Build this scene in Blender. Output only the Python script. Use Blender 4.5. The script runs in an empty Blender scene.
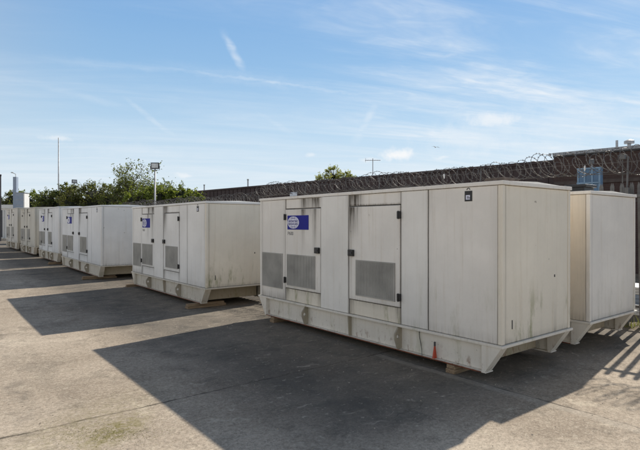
import bpy, bmesh, math, random
from mathutils import Vector, Matrix
random.seed(7)
R = math.radians
C = bpy.context.scene.collection
scene = bpy.context.scene

# ------------------------------------------------------------------ camera frame (world X = across the row, Y = along the row)
CAM_H = 1.77
FPX = 500.0                      # focal length in photo pixels (640 wide)
SN, CS = math.sin(R(38.16)), math.cos(R(38.16))

def cam2w(cx, cy, z=0.0):
    return Vector((CS*cx + SN*cy, -SN*cx + CS*cy, z))
def at(px, cy, z=0.0):
    return cam2w((px-320)/FPX*cy, cy, z)
def zat(py, cy):
    return CAM_H + (224-py)*cy/FPX
def ground_z(y):
    t = max(0.0, min(1.0, (y-11)/30.0))
    return 0.26*t

# ------------------------------------------------------------------ object helpers
def tag(o, label=None, cat=None, group=None, kind=None):
    if label: o['label'] = label
    if cat: o['category'] = cat
    if group: o['group'] = group
    if kind: o['kind'] = kind
    return o

def empty(name, loc, label, cat, group=None, rotz=0.0):
    o = bpy.data.objects.new(name, None); C.objects.link(o)
    o.location = loc; o.rotation_euler = (0, 0, rotz)
    o.empty_display_size = 0.2
    return tag(o, label, cat, group)

class MB:
    """collects verts and faces for ONE mesh object"""
    def __init__(s): s.v = []; s.f = []; s.m = []; s.attr = []
    def add(s, vs, fs, mi=0, at=None):
        b = len(s.v); s.v += [tuple(v) for v in vs]
        s.f += [tuple(i+b for i in f) for f in fs]; s.m += [mi]*len(fs)
        s.attr += (at if at else [0.0]*len(vs))
        return s
    def box(s, x0, x1, y0, y1, z0, z1, mi=0, c=0.0):
        if c <= 0:
            vs = [(x, y, z) for x in (x0, x1) for y in (y0, y1) for z in (z0, z1)]
            fs = [(0,1,3,2),(4,6,7,5),(0,4,5,1),(2,3,7,6),(0,2,6,4),(1,5,7,3)]
            return s.add(vs, fs, mi)
        bm = bmesh.new(); bmesh.ops.create_cube(bm, size=1)
        for v in bm.verts:
            v.co = Vector(((x0+x1)/2+v.co.x*(x1-x0), (y0+y1)/2+v.co.y*(y1-y0), (z0+z1)/2+v.co.z*(z1-z0)))
        bmesh.ops.bevel(bm, geom=bm.edges[:], offset=c, segments=2, affect='EDGES', profile=0.6)
        return s.frombm(bm, mi)
    def frombm(s, bm, mi=0):
        bm.verts.index_update()
        s.add([v.co[:] for v in bm.verts], [[v.index for v in f.verts] for f in bm.faces], mi); bm.free(); return s
    def prism(s, poly, axis, a0, a1, mi=0):
        """extrude a 2-D polygon along axis: 'x' poly=(y,z), 'y' poly=(x,z), 'z' poly=(x,y)"""
        def P(p, a):
            return {'x': (a, p[0], p[1]), 'y': (p[0], a, p[1]), 'z': (p[0], p[1], a)}[axis]
        n = len(poly)
        vs = [P(p, a0) for p in poly] + [P(p, a1) for p in poly]
        fs = [tuple(range(n))[::-1], tuple(range(n, 2*n))] + [(i, (i+1) % n, n+(i+1) % n, n+i) for i in range(n)]
        return s.add(vs, fs, mi)
    def tube(s, pts, r, sides=6, mi=0, cap=True, closed=False):
        pts = [Vector(p) for p in pts]; n = len(pts)
        rr = r if isinstance(r, (list, tuple)) else [r]*n
        vs = []; up = Vector((0, 0, 1)); prev = None
        for i, p in enumerate(pts):
            a = pts[max(0, i-1)]; b = pts[min(n-1, i+1)]
            t = (b-a).normalized()
            if prev is None:
                u = t.cross(up)
                if u.length < 1e-3: u = t.cross(Vector((1, 0, 0)))
            else:
                u = prev - t*prev.dot(t)
            u.normalize(); prev = u; w = t.cross(u)
            for k in range(sides):
                g = 2*math.pi*k/sides
                vs.append(p + (u*math.cos(g)+w*math.sin(g))*rr[i])
        fs = []
        for i in range(n-1):
            for k in range(sides):
                k2 = (k+1) % sides
                fs.append((i*sides+k, i*sides+k2, (i+1)*sides+k2, (i+1)*sides+k))
        if cap:
            fs.append(tuple(range(sides))[::-1]); fs.append(tuple((n-1)*sides+k for k in range(sides)))
        return s.add(vs, fs, mi)
    def plate(s, o, u, v, n, w, h, th, nu=1, nv=1, cham=0.005, mi=0, grime=None):
        """slab on the plane through o spanned by u (w long) and v (h long), raised by th along n, chamfered rim, gridded face"""
        o, u, v, n = Vector(o), Vector(u), Vector(v), Vector(n)
        vs = []; fs = []; at = []
        for j in range(nv+1):
            for i in range(nu+1):
                a, b = i/nu, j/nv
                p = o + u*(cham+(w-2*cham)*a) + v*(cham+(h-2*cham)*b) + n*th
                vs.append(p); at.append(grime(a, b) if grime else 0.0)
        for j in range(nv):
            for i in range(nu):
                q = j*(nu+1)+i; fs.append((q, q+1, q+nu+2, q+nu+1))
        k = len(vs)
        rim = [o, o+u*w, o+u*w+v*h, o+v*h]
        vs += [p + n*(th-cham) for p in rim] + rim; at += [0.3]*8
        cor = [0, nu, nv*(nu+1)+nu, nv*(nu+1)]
        edges = [[i for i in range(nu+1)], [j*(nu+1)+nu for j in range(nv+1)],
                 [nv*(nu+1)+i for i in range(nu, -1, -1)], [j*(nu+1) for j in range(nv, -1, -1)]]
        for e in range(4):
            e2 = (e+1) % 4
            fs.append(tuple([k+e, k+e2] + edges[e][::-1]))
            fs.append((k+4+e, k+4+e2, k+e2, k+e))
        return s.add(vs, fs, mi, at)
    def build(s, name, mats, parent=None, smooth=False, loc=None):
        me = bpy.data.meshes.new(name); me.from_pydata(s.v, [], s.f)
        mats = mats if isinstance(mats, (list, tuple)) else [mats]
        for m in mats: me.materials.append(m)
        if len(mats) > 1: me.polygons.foreach_set('material_index', s.m)
        if any(s.attr):
            a = me.attributes.new('grime', 'FLOAT', 'POINT'); a.data.foreach_set('value', s.attr)
        bm = bmesh.new(); bm.from_mesh(me); bmesh.ops.recalc_face_normals(bm, faces=bm.faces[:]); bm.to_mesh(me); bm.free()
        if smooth: me.polygons.foreach_set('use_smooth', [True]*len(me.polygons))
        me.update()
        o = bpy.data.objects.new(name, me); C.objects.link(o)
        if parent: o.parent = parent
        if loc is not None: o.location = loc
        return o

# ------------------------------------------------------------------ node helpers
class NT:
    def __init__(s, nt): s.nt = nt; s.n = nt.nodes; s.l = nt.links
    def node(s, t, **kw):
        n = s.n.new(t)
        for k, v in kw.items(): setattr(n, k, v)
        return n
    def put(s, sock, v):
        if isinstance(v, bpy.types.NodeSocket): s.l.new(v, sock)
        elif v is not None: sock.default_value = v
    def math(s, op, a, b=None, clamp=False):
        n = s.node('ShaderNodeMath', operation=op, use_clamp=clamp); s.put(n.inputs[0], a)
        if b is not None: s.put(n.inputs[1], b)
        return n.outputs[0]
    def vmath(s, op, a, b=None):
        n = s.node('ShaderNodeVectorMath', operation=op); s.put(n.inputs[0], a)
        if b is not None: s.put(n.inputs[1], b)
        return n.outputs['Value'] if op in ('DOT_PRODUCT', 'LENGTH', 'DISTANCE') else n.outputs[0]
    def scale(s, v, k):
        n = s.node('ShaderNodeVectorMath', operation='SCALE'); s.put(n.inputs[0], v); s.put(n.inputs['Scale'], k); return n.outputs[0]
    def noise(s, vec, scale=5, detail=4, rough=0.55, dist=0.0, col=False):
        n = s.node('ShaderNodeTexNoise'); s.put(n.inputs['Vector'], vec)
        n.inputs['Scale'].default_value = scale; n.inputs['Detail'].default_value = detail
        n.inputs['Roughness'].default_value = rough; n.inputs['Distortion'].default_value = dist
        return n.outputs['Color'] if col else n.outputs[0]
    def mapv(s, vec, scale=(1,1,1), loc=(0,0,0), rot=(0,0,0)):
        n = s.node('ShaderNodeMapping'); s.put(n.inputs['Vector'], vec)
        n.inputs['Scale'].default_value = scale; n.inputs['Location'].default_value = loc; n.inputs['Rotation'].default_value = rot
        return n.outputs[0]
    def smooth(s, v, a, b):
        n = s.node('ShaderNodeMapRange', interpolation_type='SMOOTHSTEP'); s.put(n.inputs[0], v)
        if a <= b:
            n.inputs[1].default_value = a; n.inputs[2].default_value = b; n.inputs[3].default_value = 0; n.inputs[4].default_value = 1
        else:
            n.inputs[1].default_value = b; n.inputs[2].default_value = a; n.inputs[3].default_value = 1; n.inputs[4].default_value = 0
        return n.outputs[0]
    def ramp(s, f, stops):
        n = s.node('ShaderNodeValToRGB'); s.put(n.inputs[0], f); cr = n.color_ramp
        while len(cr.elements) > 1: cr.elements.remove(cr.elements[-1])
        cr.elements[0].position = stops[0][0]; cr.elements[0].color = (*stops[0][1], 1)
        for p, c in stops[1:]:
            e = cr.elements.new(p); e.color = (*c, 1)
        return n.outputs[0]
    def mix(s, f, a, b, mode='MIX'):
        n = s.node('ShaderNodeMix', data_type='RGBA', blend_type=mode); n.clamp_factor = True
        s.put(n.inputs[0], f)
        for sock, v in ((n.inputs[6], a), (n.inputs[7], b)):
            if isinstance(v, tuple) and len(v) == 3: v = (*v, 1)
            s.put(sock, v)
        return n.outputs[2]
    def bump(s, h, strength=0.3, dist=0.01):
        n = s.node('ShaderNodeBump'); s.put(n.inputs['Height'], h); n.inputs['Strength'].default_value = strength
        n.inputs['Distance'].default_value = dist; return n.outputs[0]
    def pos(s): return s.node('ShaderNodeNewGeometry').outputs['Position']
    def sep(s, v):
        n = s.node('ShaderNodeSeparateXYZ'); s.put(n.inputs[0], v); return n.outputs

def new_mat(name):
    m = bpy.data.materials.new(name); m.use_nodes = True
    t = NT(m.node_tree); b = m.node_tree.nodes['Principled BSDF']
    return m, t, b

def simple_mat(name, col, rough=0.6, metal=0.0, var=0.25, scale=6.0):
    m, t, b = new_mat(name)
    p = t.pos(); f = t.noise(p, scale, 5)
    lo = tuple(c*(1-var) for c in col); hi = tuple(min(1, c*(1+var)) for c in col)
    t.put(b.inputs['Base Color'], t.ramp(f, [(0.3, lo), (0.7, hi)]))
    b.inputs['Roughness'].default_value = rough; b.inputs['Metallic'].default_value = metal
    return m

def paint_mat(name, base, dirt=0.5, dust=(0.36, 0.31, 0.23), algae=0.35, tint_noise=0.06):
    """sun-bleached enamel: vertical rain streaks, blotches, splash dust low down, algae near the bottom rims"""
    m, t, b = new_mat(name)
    p = t.pos(); xyz = t.sep(p)
    blot = t.noise(p, 0.9, 5, 0.6)
    lo = tuple(c*(1-tint_noise*2) for c in base)
    col = t.mix(t.smooth(blot, 0.35, 0.7), lo, base)
    st = t.noise(t.mapv(p, (7, 7, 0.32)), 2.2, 6, 0.62)
    st2 = t.noise(t.mapv(p, (22, 22, 0.7)), 1.6, 4, 0.6)
    fine = t.noise(p, 26, 4, 0.6)
    streak = t.math('MULTIPLY', t.smooth(st, 0.50, 0.78), t.math('ADD', 0.55, t.math('MULTIPLY', fine, 0.9)))
    streak = t.math('ADD', streak, t.math('MULTIPLY', t.smooth(st2, 0.60, 0.8), 0.35))
    col = t.mix(t.math('MULTIPLY', streak, dirt), col, tuple(c*k for c, k in zip(base, (0.66, 0.60, 0.50))))
    # splash dust, world height
    lowf = t.math('ADD', t.smooth(xyz[2], 1.15, 0.15), t.math('MULTIPLY', t.math('SUBTRACT', fine, 0.5), 0.5))
    col = t.mix(t.math('MULTIPLY', t.math('MULTIPLY', lowf, 0.42), dirt), col, dust)
    # algae
    al = t.math('MULTIPLY', t.smooth(t.noise(t.mapv(p, (3, 3, 0.8)), 1.7, 6, 0.7), 0.52, 0.70), t.smooth(xyz[2], 1.3, 0.45))
    col = t.mix(t.math('MULTIPLY', al, algae), col, (0.24, 0.25, 0.10))
    if 'skid' in name:
        rn = t.noise(t.mapv(p, (5, 5, 2.2)), 3.0, 6, 0.72)
        rk = t.math('MULTIPLY', t.smooth(rn, 0.54, 0.66), t.smooth(xyz[2], 0.34, 0.10))
        col = t.mix(t.math('MULTIPLY', rk, 0.75), col, (0.20, 0.085, 0.035))
        ch = t.math('MULTIPLY', t.smooth(t.noise(p, 30, 4, 0.7), 0.66, 0.70), t.smooth(xyz[2], 0.50, 0.30))
        col = t.mix(t.math('MULTIPLY', ch, 0.7), col, (0.13, 0.07, 0.04))
    # chips and specks
    sp = t.smooth(t.noise(p, 13, 2, 0.4), 0.775, 0.80)
    col = t.mix(t.math('MULTIPLY', sp, 0.5), col, (0.13, 0.10, 0.07))
    # painted-on run-off stains from the mesh attribute
    g = t.node('ShaderNodeAttribute', attribute_name='grime').outputs['Fac']
    gs = t.noise(t.mapv(p, (30, 30, 0.9)), 1.5, 5, 0.65)
    gf = t.math('MULTIPLY', t.math('MULTIPLY', g, 1.25), t.math('ADD', 0.42, t.math('MULTIPLY', t.smooth(gs, 0.32, 0.68), 1.0)), clamp=True)
    col = t.mix(gf, col, (0.085, 0.070, 0.052))
    t.put(b.inputs['Base Color'], col)
    t.put(b.inputs['Roughness'], t.math('ADD', 0.42, t.math('MULTIPLY', fine, 0.35)))
    b.inputs['Specular IOR Level'].default_value = 0.35
    t.put(b.inputs['Normal'], t.bump(t.noise(p, 1.3, 2), 0.5, 0.022))
    return m

M = {}
M['cream'] = paint_mat('cream_paint', (0.93, 0.885, 0.81), 0.42)
M['cream_mid'] = paint_mat('bleached_cream_paint', (0.93, 0.90, 0.835), 0.28, algae=0.2)
M['bouncecream'] = paint_mat('bounce_warmed_cream_paint', (0.93, 0.835, 0.69), 0.42)  # cream with the warm bounce between the two rows put into its colour
M['white'] = paint_mat('cool_white_paint', (0.92, 0.90, 0.855), 0.30, algae=0.15)
M['bluewhite'] = paint_mat('blue_white_paint', (0.88, 0.885, 0.88), 0.32, algae=0.15)
M['grey'] = paint_mat('weathered_grey_paint', (0.74, 0.71, 0.645), 0.5)
M['tan'] = paint_mat('dull_tan_paint', (0.70, 0.665, 0.575), 0.55)
M['endcream'] = paint_mat('end_cream_paint', (0.92, 0.85, 0.715), 0.45, algae=0.8)
M['skid'] = paint_mat('skid_paint', (0.90, 0.85, 0.755), 0.5, algae=0.3)
M['skidbouncetan'] = paint_mat('dusty_bounce_tan_skid_paint', (0.56, 0.48, 0.345), 1.0, algae=0.3)  # dusty tan, with warm bounce off the lit ground put into the colour
M['skiddirty'] = paint_mat('dirty_skid_paint', (0.80, 0.75, 0.655), 0.8, algae=0.3)
M['lug'] = paint_mat('lug_paint', (0.42, 0.37, 0.295), 1.0, algae=0.3)
M['gap'] = simple_mat('grimy_gap', (0.085, 0.08, 0.07), 0.9)
M['black'] = simple_mat('black_plastic', (0.012, 0.012, 0.013), 0.4)
M['grille'] = simple_mat('grey_grille', (0.37, 0.36, 0.33), 0.55, 0.2, 0.2, 3)
M['grilleback'] = simple_mat('grille_shadow', (0.05, 0.05, 0.048), 0.8)
M['blue'] = simple_mat('logo_blue', (0.010, 0.014, 0.27), 0.75, 0, 0.12, 4)
M['logowhite'] = simple_mat('logo_white', (0.72, 0.73, 0.86), 0.4, 0, 0.06)
M['logodark'] = simple_mat('logo_dark', (0.04, 0.035, 0.22), 0.4)
M['ink'] = simple_mat('ink', (0.07, 0.07, 0.075), 0.6)
M['rust'] = simple_mat('red_oxide', (0.17, 0.055, 0.025), 0.85, 0, 0.5, 12)
M['red'] = simple_mat('orange_red_plastic', (0.46, 0.055, 0.02), 0.45, 0, 0.2, 9)
M['galv'] = simple_mat('galvanised_steel', (0.33, 0.335, 0.34), 0.5, 0.55, 0.25, 5)
M['pale'] = simple_mat('dull_galvanised_pale', (0.15, 0.15, 0.15), 0.6, 0.4, 0.25, 5)
M['wire'] = simple_mat('razor_wire_steel', (0.17, 0.16, 0.15), 0.6, 0.3, 0.35, 3)
M['darksteel'] = simple_mat('dark_steel', (0.045, 0.045, 0.05), 0.5, 0.3)
M['greypole'] = simple_mat('grey_pole', (0.42, 0.43, 0.44), 0.5, 0.2)
M['lampglass'] = simple_mat('lamp_glass', (0.55, 0.58, 0.60), 0.15)
M['palebox'] = simple_mat('pale_blue_grey_cladding', (0.30, 0.37, 0.47), 0.6, 0, 0.06)
M['whitebox'] = simple_mat('white_cladding', (0.78, 0.78, 0.76), 0.5, 0, 0.05)
M['darkdoor'] = simple_mat('dark_navy_door', (0.03, 0.035, 0.05), 0.5)
M['brownroof'] = simple_mat('rusty_brown_cap', (0.11, 0.085, 0.068), 0.85, 0, 0.5, 9)

def wood_mat():
    m, t, b = new_mat('weathered_timber')
    p = t.pos(); g = t.noise(t.mapv(p, (2, 30, 30)), 2.0, 5, 0.6)
    t.put(b.inputs['Base Color'], t.ramp(g, [(0.25, (0.11, 0.075, 0.045)), (0.55, (0.30, 0.21, 0.125)), (0.8, (0.44, 0.34, 0.23))]))
    b.inputs['Roughness'].default_value = 0.85
    t.put(b.inputs['Normal'], t.bump(g, 0.4, 0.01))
    return m
M['wood'] = wood_mat()

def brick_mat():
    m, t, b = new_mat('dark_brown_brick')
    tc = t.node('ShaderNodeTexCoord').outputs['Object']
    x = t.sep(tc); cv = t.node('ShaderNodeCombineXYZ'); t.put(cv.inputs[0], x[0]); t.put(cv.inputs[1], x[2])
    br = t.node('ShaderNodeTexBrick'); t.put(br.inputs['Vector'], cv.outputs[0])
    br.inputs['Color1'].default_value = (0.080, 0.048, 0.041, 1); br.inputs['Color2'].default_value = (0.066, 0.038, 0.033, 1)
    br.inputs['Mortar'].default_value = (0.085, 0.066, 0.058, 1)
    br.inputs['Scale'].default_value = 1.0; br.inputs['Brick Width'].default_value = 0.225; br.inputs['Row Height'].default_value = 0.075
    br.inputs['Mortar Size'].default_value = 0.008
    n = t.noise(tc, 0.5, 5, 0.6)
    col = t.mix(t.smooth(n, 0.35, 0.7), br.outputs[0], (0.045, 0.030, 0.028), 'MIX')
    col = t.mix(0.45, br.outputs[0], col)
    t.put(b.inputs['Base Color'], col); b.inputs['Roughness'].default_value = 0.9
    t.put(b.inputs['Normal'], t.bump(br.outputs['Fac'], -0.4, 0.01))
    return m
M['brick'] = brick_mat()
M['cladding'] = simple_mat('dark_maroon_cladding', (0.058, 0.038, 0.037), 0.7, 0, 0.3, 0.8)
M['coping'] = simple_mat('grey_metal_coping', (0.36, 0.38, 0.40), 0.5, 0.2, 0.2, 2)
M['bluepane'] = simple_mat('pale_blue_panel', (0.10, 0.20, 0.33), 0.4, 0, 0.3, 2.5)
M['blueframe'] = simple_mat('blue_frame', (0.22, 0.35, 0.49), 0.5)

def ground_mat():
    m, t, b = new_mat('worn_concrete_yard')
    p = t.pos(); xyz = t.sep(p)
    warp = t.scale(t.vmath('SUBTRACT', t.noise(p, 0.9, 4, 0.6, col=True), (0.5, 0.5, 0.5)), 1.0)
    pw = t.vmath('ADD', p, warp)
    big = t.noise(pw, 0.33, 7, 0.62)
    col = t.ramp(big, [(0.32, (0.26, 0.205, 0.15)), (0.43, (0.42, 0.345, 0.262)), (0.56, (0.54, 0.452, 0.35)), (0.67, (0.66, 0.565, 0.44))])
    mid = t.noise(pw, 2.1, 6, 0.68)
    col = t.mix(t.math('MULTIPLY', t.smooth(mid, 0.50, 0.70), 0.7), col, (0.225, 0.19, 0.145))
    lite = t.noise(t.mapv(pw, loc=(7, 3, 0)), 3.2, 7, 0.7)
    col = t.mix(t.math('MULTIPLY', t.smooth(lite, 0.56, 0.70), 0.6), col, (0.68, 0.59, 0.45))
    # tyre-polished bands that run along the yard
    band = t.noise(t.mapv(pw, (0.9, 0.10, 1)), 1.1, 4, 0.6)
    col = t.mix(t.math('MULTIPLY', t.smooth(band, 0.50, 0.72), 0.45), col, (0.22, 0.19, 0.15))
    # aggregate speckle
    vor = t.node('ShaderNodeTexVoronoi'); t.put(vor.inputs['Vector'], p); vor.inputs['Scale'].default_value = 95
    agg = t.sep(vor.outputs['Color'])[0]
    col = t.mix(t.math('MULTIPLY', t.smooth(agg, 0.72, 0.98), 0.35), col, (0.66, 0.59, 0.47))
    col = t.mix(t.math('MULTIPLY', t.smooth(agg, 0.30, 0.02), 0.32), col, (0.115, 0.10, 0.08))
    fine = t.noise(p, 24, 4, 0.7)
    col = t.mix(0.46, col, t.ramp(fine, [(0.30, (0.40, 0.39, 0.37)), (0.7, (1.5, 1.5, 1.5))]), 'MULTIPLY')
    # oil and water stains
    oil = t.smooth(t.noise(t.mapv(pw, loc=(31, 9, 0)), 0.75, 6, 0.66), 0.60, 0.74)
    col = t.mix(t.math('MULTIPLY', oil, 0.6), col, (0.085, 0.08, 0.072))
    # shade around the container rows, deepened in the ground colour
    stand_shade = t.math('MULTIPLY', t.smooth(xyz[0], 1.9, 3.2), t.smooth(xyz[0], 10.5, 9.2))
    stand_shade = t.math('MULTIPLY', stand_shade, t.math('ADD', 0.44, t.math('MULTIPLY', mid, 0.6)))
    stand_shade = t.math('MULTIPLY', stand_shade, t.smooth(xyz[1], 2.4, 3.4))
    col = t.mix(stand_shade, col, (0.105, 0.098, 0.085))
    # pale scuffs dragged across the slab and chalky flecks
    sc = t.noise(t.mapv(pw, (1.3, 7.0, 1), rot=(0, 0, R(28))), 1.6, 6, 0.72)
    col = t.mix(t.math('MULTIPLY', t.smooth(sc, 0.58, 0.70), 0.42), col, (0.68, 0.60, 0.48))
    fl = t.noise(p, 9.0, 6, 0.75)
    col = t.mix(t.math('MULTIPLY', t.smooth(fl, 0.58, 0.68), 0.45), col, (0.70, 0.62, 0.49))
    col = t.mix(t.math('MULTIPLY', t.smooth(fl, 0.43, 0.34), 0.40), col, (0.17, 0.14, 0.10))
    # slab joints, slightly ragged
    wob = t.math('MULTIPLY', t.math('SUBTRACT', t.noise(p, 3.0, 4, 0.7), 0.5), 0.09)
    def joint(coord, c, w, lim=None):
        d = t.math('ABSOLUTE', t.math('ADD', t.math('SUBTRACT', coord, c), wob))
        k = t.smooth(d, w, w*0.35)
        if lim: k = t.math('MULTIPLY', k, lim)
        return k
    jm = joint(xyz[1], 4.86, 0.022)
    for c, w in ((12.2, 0.03), (19.3, 0.04), (-2.4, 0.02), (26.0, 0.05)):
        jm = t.math('MAXIMUM', jm, joint(xyz[1], c, w))
    jm = t.math('MAXIMUM', jm, joint(xyz[0], 4.86, 0.018, t.smooth(xyz[1], 4.9, 4.84)))
    jm = t.math('MAXIMUM', jm, joint(xyz[0], -1.1, 0.02))
    cr = t.node('ShaderNodeTexVoronoi', feature='DISTANCE_TO_EDGE'); t.put(cr.inputs['Vector'], t.vmath('ADD', p, t.scale(warp, 1.3)))
    cr.inputs['Scale'].default_value = 0.23
    crack = t.math('MULTIPLY', t.smooth(cr.outputs[0], 0.0038, 0.001), t.smooth(t.noise(p, 0.5, 3), 0.50, 0.60))
    tyre = None
    for yc_, w_ in ((0.55, 0.16), (-0.95, 0.16), (2.35, 0.15)):
        dd = t.math('ABSOLUTE', t.math('ADD', t.math('SUBTRACT', t.math('SUBTRACT', xyz[0], yc_), t.math('MULTIPLY', xyz[1], 0.03)), t.math('MULTIPLY', wob, 3.0)))
        q_ = t.smooth(dd, w_, w_*0.3); tyre = q_ if tyre is None else t.math('MAXIMUM', tyre, q_)
    col = t.mix(t.math('MULTIPLY', tyre, t.math('MULTIPLY', t.smooth(mid, 0.40, 0.62), 0.30)), col, (0.16, 0.14, 0.115))
    jm = t.math('MAXIMUM', jm, t.math('MULTIPLY', crack, 0.45))
    jm = t.math('MULTIPLY', jm, t.math('ADD', 0.18, t.math('MULTIPLY', t.smooth(mid, 0.36, 0.62), 0.55)), clamp=True)
    # crumbled pale lip beside the joints
    col = t.mix(t.math('MULTIPLY', t.math('MULTIPLY', joint(xyz[0], 4.80, 0.10, t.smooth(xyz[1], 4.9, 4.84)), 0.4), lite), col, (0.60, 0.55, 0.46))
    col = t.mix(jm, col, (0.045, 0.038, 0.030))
    # moss film, near camera
    def moss(cx, cy, rx, ry, rot):
        q = t.mapv(t.vmath('SUBTRACT', p, (cx, cy, 0)), rot=(0, 0, rot))
        q = t.vmath('MULTIPLY', q, (1/rx, 1/ry, 0))
        return t.vmath('LENGTH', q)
    d1 = moss(1.27, 4.42, 0.52, 0.24, R(-38)); d2 = moss(1.05, 4.75, 1.5, 0.6, R(-38))
    mn = t.noise(p, 14, 5, 0.75)
    mk = t.math('ADD', t.math('MULTIPLY', t.smooth(d1, 1.1, 0.25), 0.75), t.math('MULTIPLY', t.smooth(d2, 1.0, 0.0), 0.35))
    mk = t.math('MULTIPLY', mk, t.smooth(mn, 0.36, 0.60))
    col = t.mix(t.math('MULTIPLY', mk, 0.95), col, (0.23, 0.20, 0.07))
    # soil along the foot of the fence
    soil = t.math('MULTIPLY', t.smooth(xyz[0], 8.9, 9.6), t.smooth(mid, 0.25, 0.55))
    col = t.mix(t.math('MULTIPLY', soil, 0.75), col, (0.15, 0.115, 0.07))
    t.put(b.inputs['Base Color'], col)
    b.inputs['Roughness'].default_value = 0.92; b.inputs['Specular IOR Level'].default_value = 0.2
    h = t.math('ADD', t.math('MULTIPLY', fine, 0.6), t.math('MULTIPLY', agg, 0.5))
    h = t.math('ADD', h, t.math('MULTIPLY', mid, 0.8)); h = t.math('SUBTRACT', h, t.math('MULTIPLY', jm, 1.2))
    t.put(b.inputs['Normal'], t.bump(h, 0.55, 0.012))
    return m

def leaf_mat(name, cols, trans=0.3):
    m, t, b = new_mat(name)
    g = t.node('ShaderNodeNewGeometry'); f = g.outputs['Random Per Island']
    n = t.noise(g.outputs['Position'], 0.9, 3)
    f = t.math('ADD', t.math('MULTIPLY', f, 0.65), t.math('MULTIPLY', t.smooth(n, 0.3, 0.7), 0.35))
    k = len(cols)
    c = t.ramp(f, [(i/(k-1), cols[i]) for i in range(k)])
    t.put(b.inputs['Base Color'], c); b.inputs['Roughness'].default_value = 0.55
    tr = t.node('ShaderNodeBsdfTranslucent'); t.put(tr.inputs[0], t.mix(0.6, c, (0.38, 0.44, 0.05)))
    mx = t.node('ShaderNodeMixShader'); mx.inputs[0].default_value = trans
    out = m.node_tree.nodes['Material Output']
    t.l.new(b.outputs[0], mx.inputs[1]); t.l.new(tr.outputs[0], mx.inputs[2]); t.l.new(mx.outputs[0], out.inputs[0])
    return m
M['leafdark'] = leaf_mat('dark_olive_leaves', [(0.03, 0.038, 0.013), (0.062, 0.07, 0.023), (0.095, 0.096, 0.032), (0.115, 0.085, 0.04)], 0.34)
M['leafmid'] = leaf_mat('green_leaves', [(0.035, 0.05, 0.017), (0.066, 0.088, 0.03), (0.11, 0.13, 0.045)], 0.38)
M['leaflite'] = leaf_mat('bright_leaves', [(0.06, 0.092, 0.019), (0.12, 0.17, 0.03), (0.20, 0.25, 0.046)], 0.48)
M['leafyel'] = leaf_mat('yellow_green_leaves', [(0.26, 0.28, 0.10), (0.38, 0.38, 0.16), (0.50, 0.47, 0.22)], 0.65)
M['leafinnershade'] = simple_mat('crown_shade', (0.018, 0.022, 0.010), 0.9)
M['bark'] = simple_mat('bark', (0.075, 0.058, 0.042), 0.9, 0, 0.3, 9)
M['mossblade'] = leaf_mat('moss_blades', [(0.17, 0.155, 0.055), (0.25, 0.22, 0.08), (0.32, 0.28, 0.11)], 0.3)
M['weed'] = leaf_mat('weed_blades', [(0.07, 0.085, 0.02), (0.13, 0.125, 0.04), (0.19, 0.165, 0.06)], 0.3)

# ------------------------------------------------------------------ the setting: ground
def build_ground():
    ys = [-300, -60, -10, 0, 8, 11] + [11+2*i for i in range(1, 16)] + [60, 120, 300, 900]
    xs = [-900, -200, -40, 0, 10, 40, 200, 900]
    vs = [(x, y, ground_z(y)) for y in ys for x in xs]
    n = len(xs)
    fs = [(j*n+i, j*n+i+1, (j+1)*n+i+1, (j+1)*n+i) for j in range(len(ys)-1) for i in range(n-1)]
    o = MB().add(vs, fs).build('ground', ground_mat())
    tag(o, kind='structure')
build_ground()

# moss tufts and loose grit (uncountable)
def build_moss():
    b = MB(); rnd = random.Random(3)
    c = at(106, 4.22)
    for i in range(900):
        a = rnd.gauss(0, 0.30); d = rnd.gauss(0, 0.11)
        p = c + Vector((CS*a + SN*d, -SN*a + CS*d, 0))
        h = rnd.uniform(0.002, 0.009)*math.exp(-(a/0.5)**2); g = rnd.uniform(0, 6.28); w = rnd.uniform(0.002, 0.005)
        u = Vector((math.cos(g), math.sin(g), 0))*w; tip = p + Vector((rnd.uniform(-.01, .01), rnd.uniform(-.01, .01), h))
        b.add([p-u, p+u, tip], [(0, 1, 2)])
    o = b.build('moss', M['mossblade'])
    tag(o, 'yellow green moss film creeping over the concrete in the left foreground', 'moss', kind='stuff')
build_moss()

def build_grit():
    b = MB(); rnd = random.Random(5)
    for i in range(1000):
        cy = 3.6 + rnd.random()**1.6*9; px = rnd.uniform(-30, 670)
        p = at(px, cy); p.z = ground_z(p.y)
        r = rnd.choice([0.003, 0.004, 0.004, 0.006, 0.010])*rnd.uniform(0.6, 1.2)
        q = [p+Vector((r*math.cos(k*2.09+i), r*math.sin(k*2.09+i), -0.001)) for k in range(3)] + [p+Vector((rnd.uniform(-.4, .4)*r, rnd.uniform(-.4, .4)*r, r*0.8))]
        b.add(q, [(0, 1, 3), (1, 2, 3), (2, 0, 3)])
    tag(b.build('grit', simple_mat('grit_stone', (0.40, 0.345, 0.265), 0.9, 0, 0.45, 40)),
        'loose grit and small stones scattered over the concrete yard', 'grit', kind='stuff')
build_grit()

# ------------------------------------------------------------------ generator container
LREF, HB, HT = 5.02, 0.448, 2.248
FRONT = dict(u=(0, -1, 0), v=(0, 0, 1), n=(-1, 0, 0))

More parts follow.
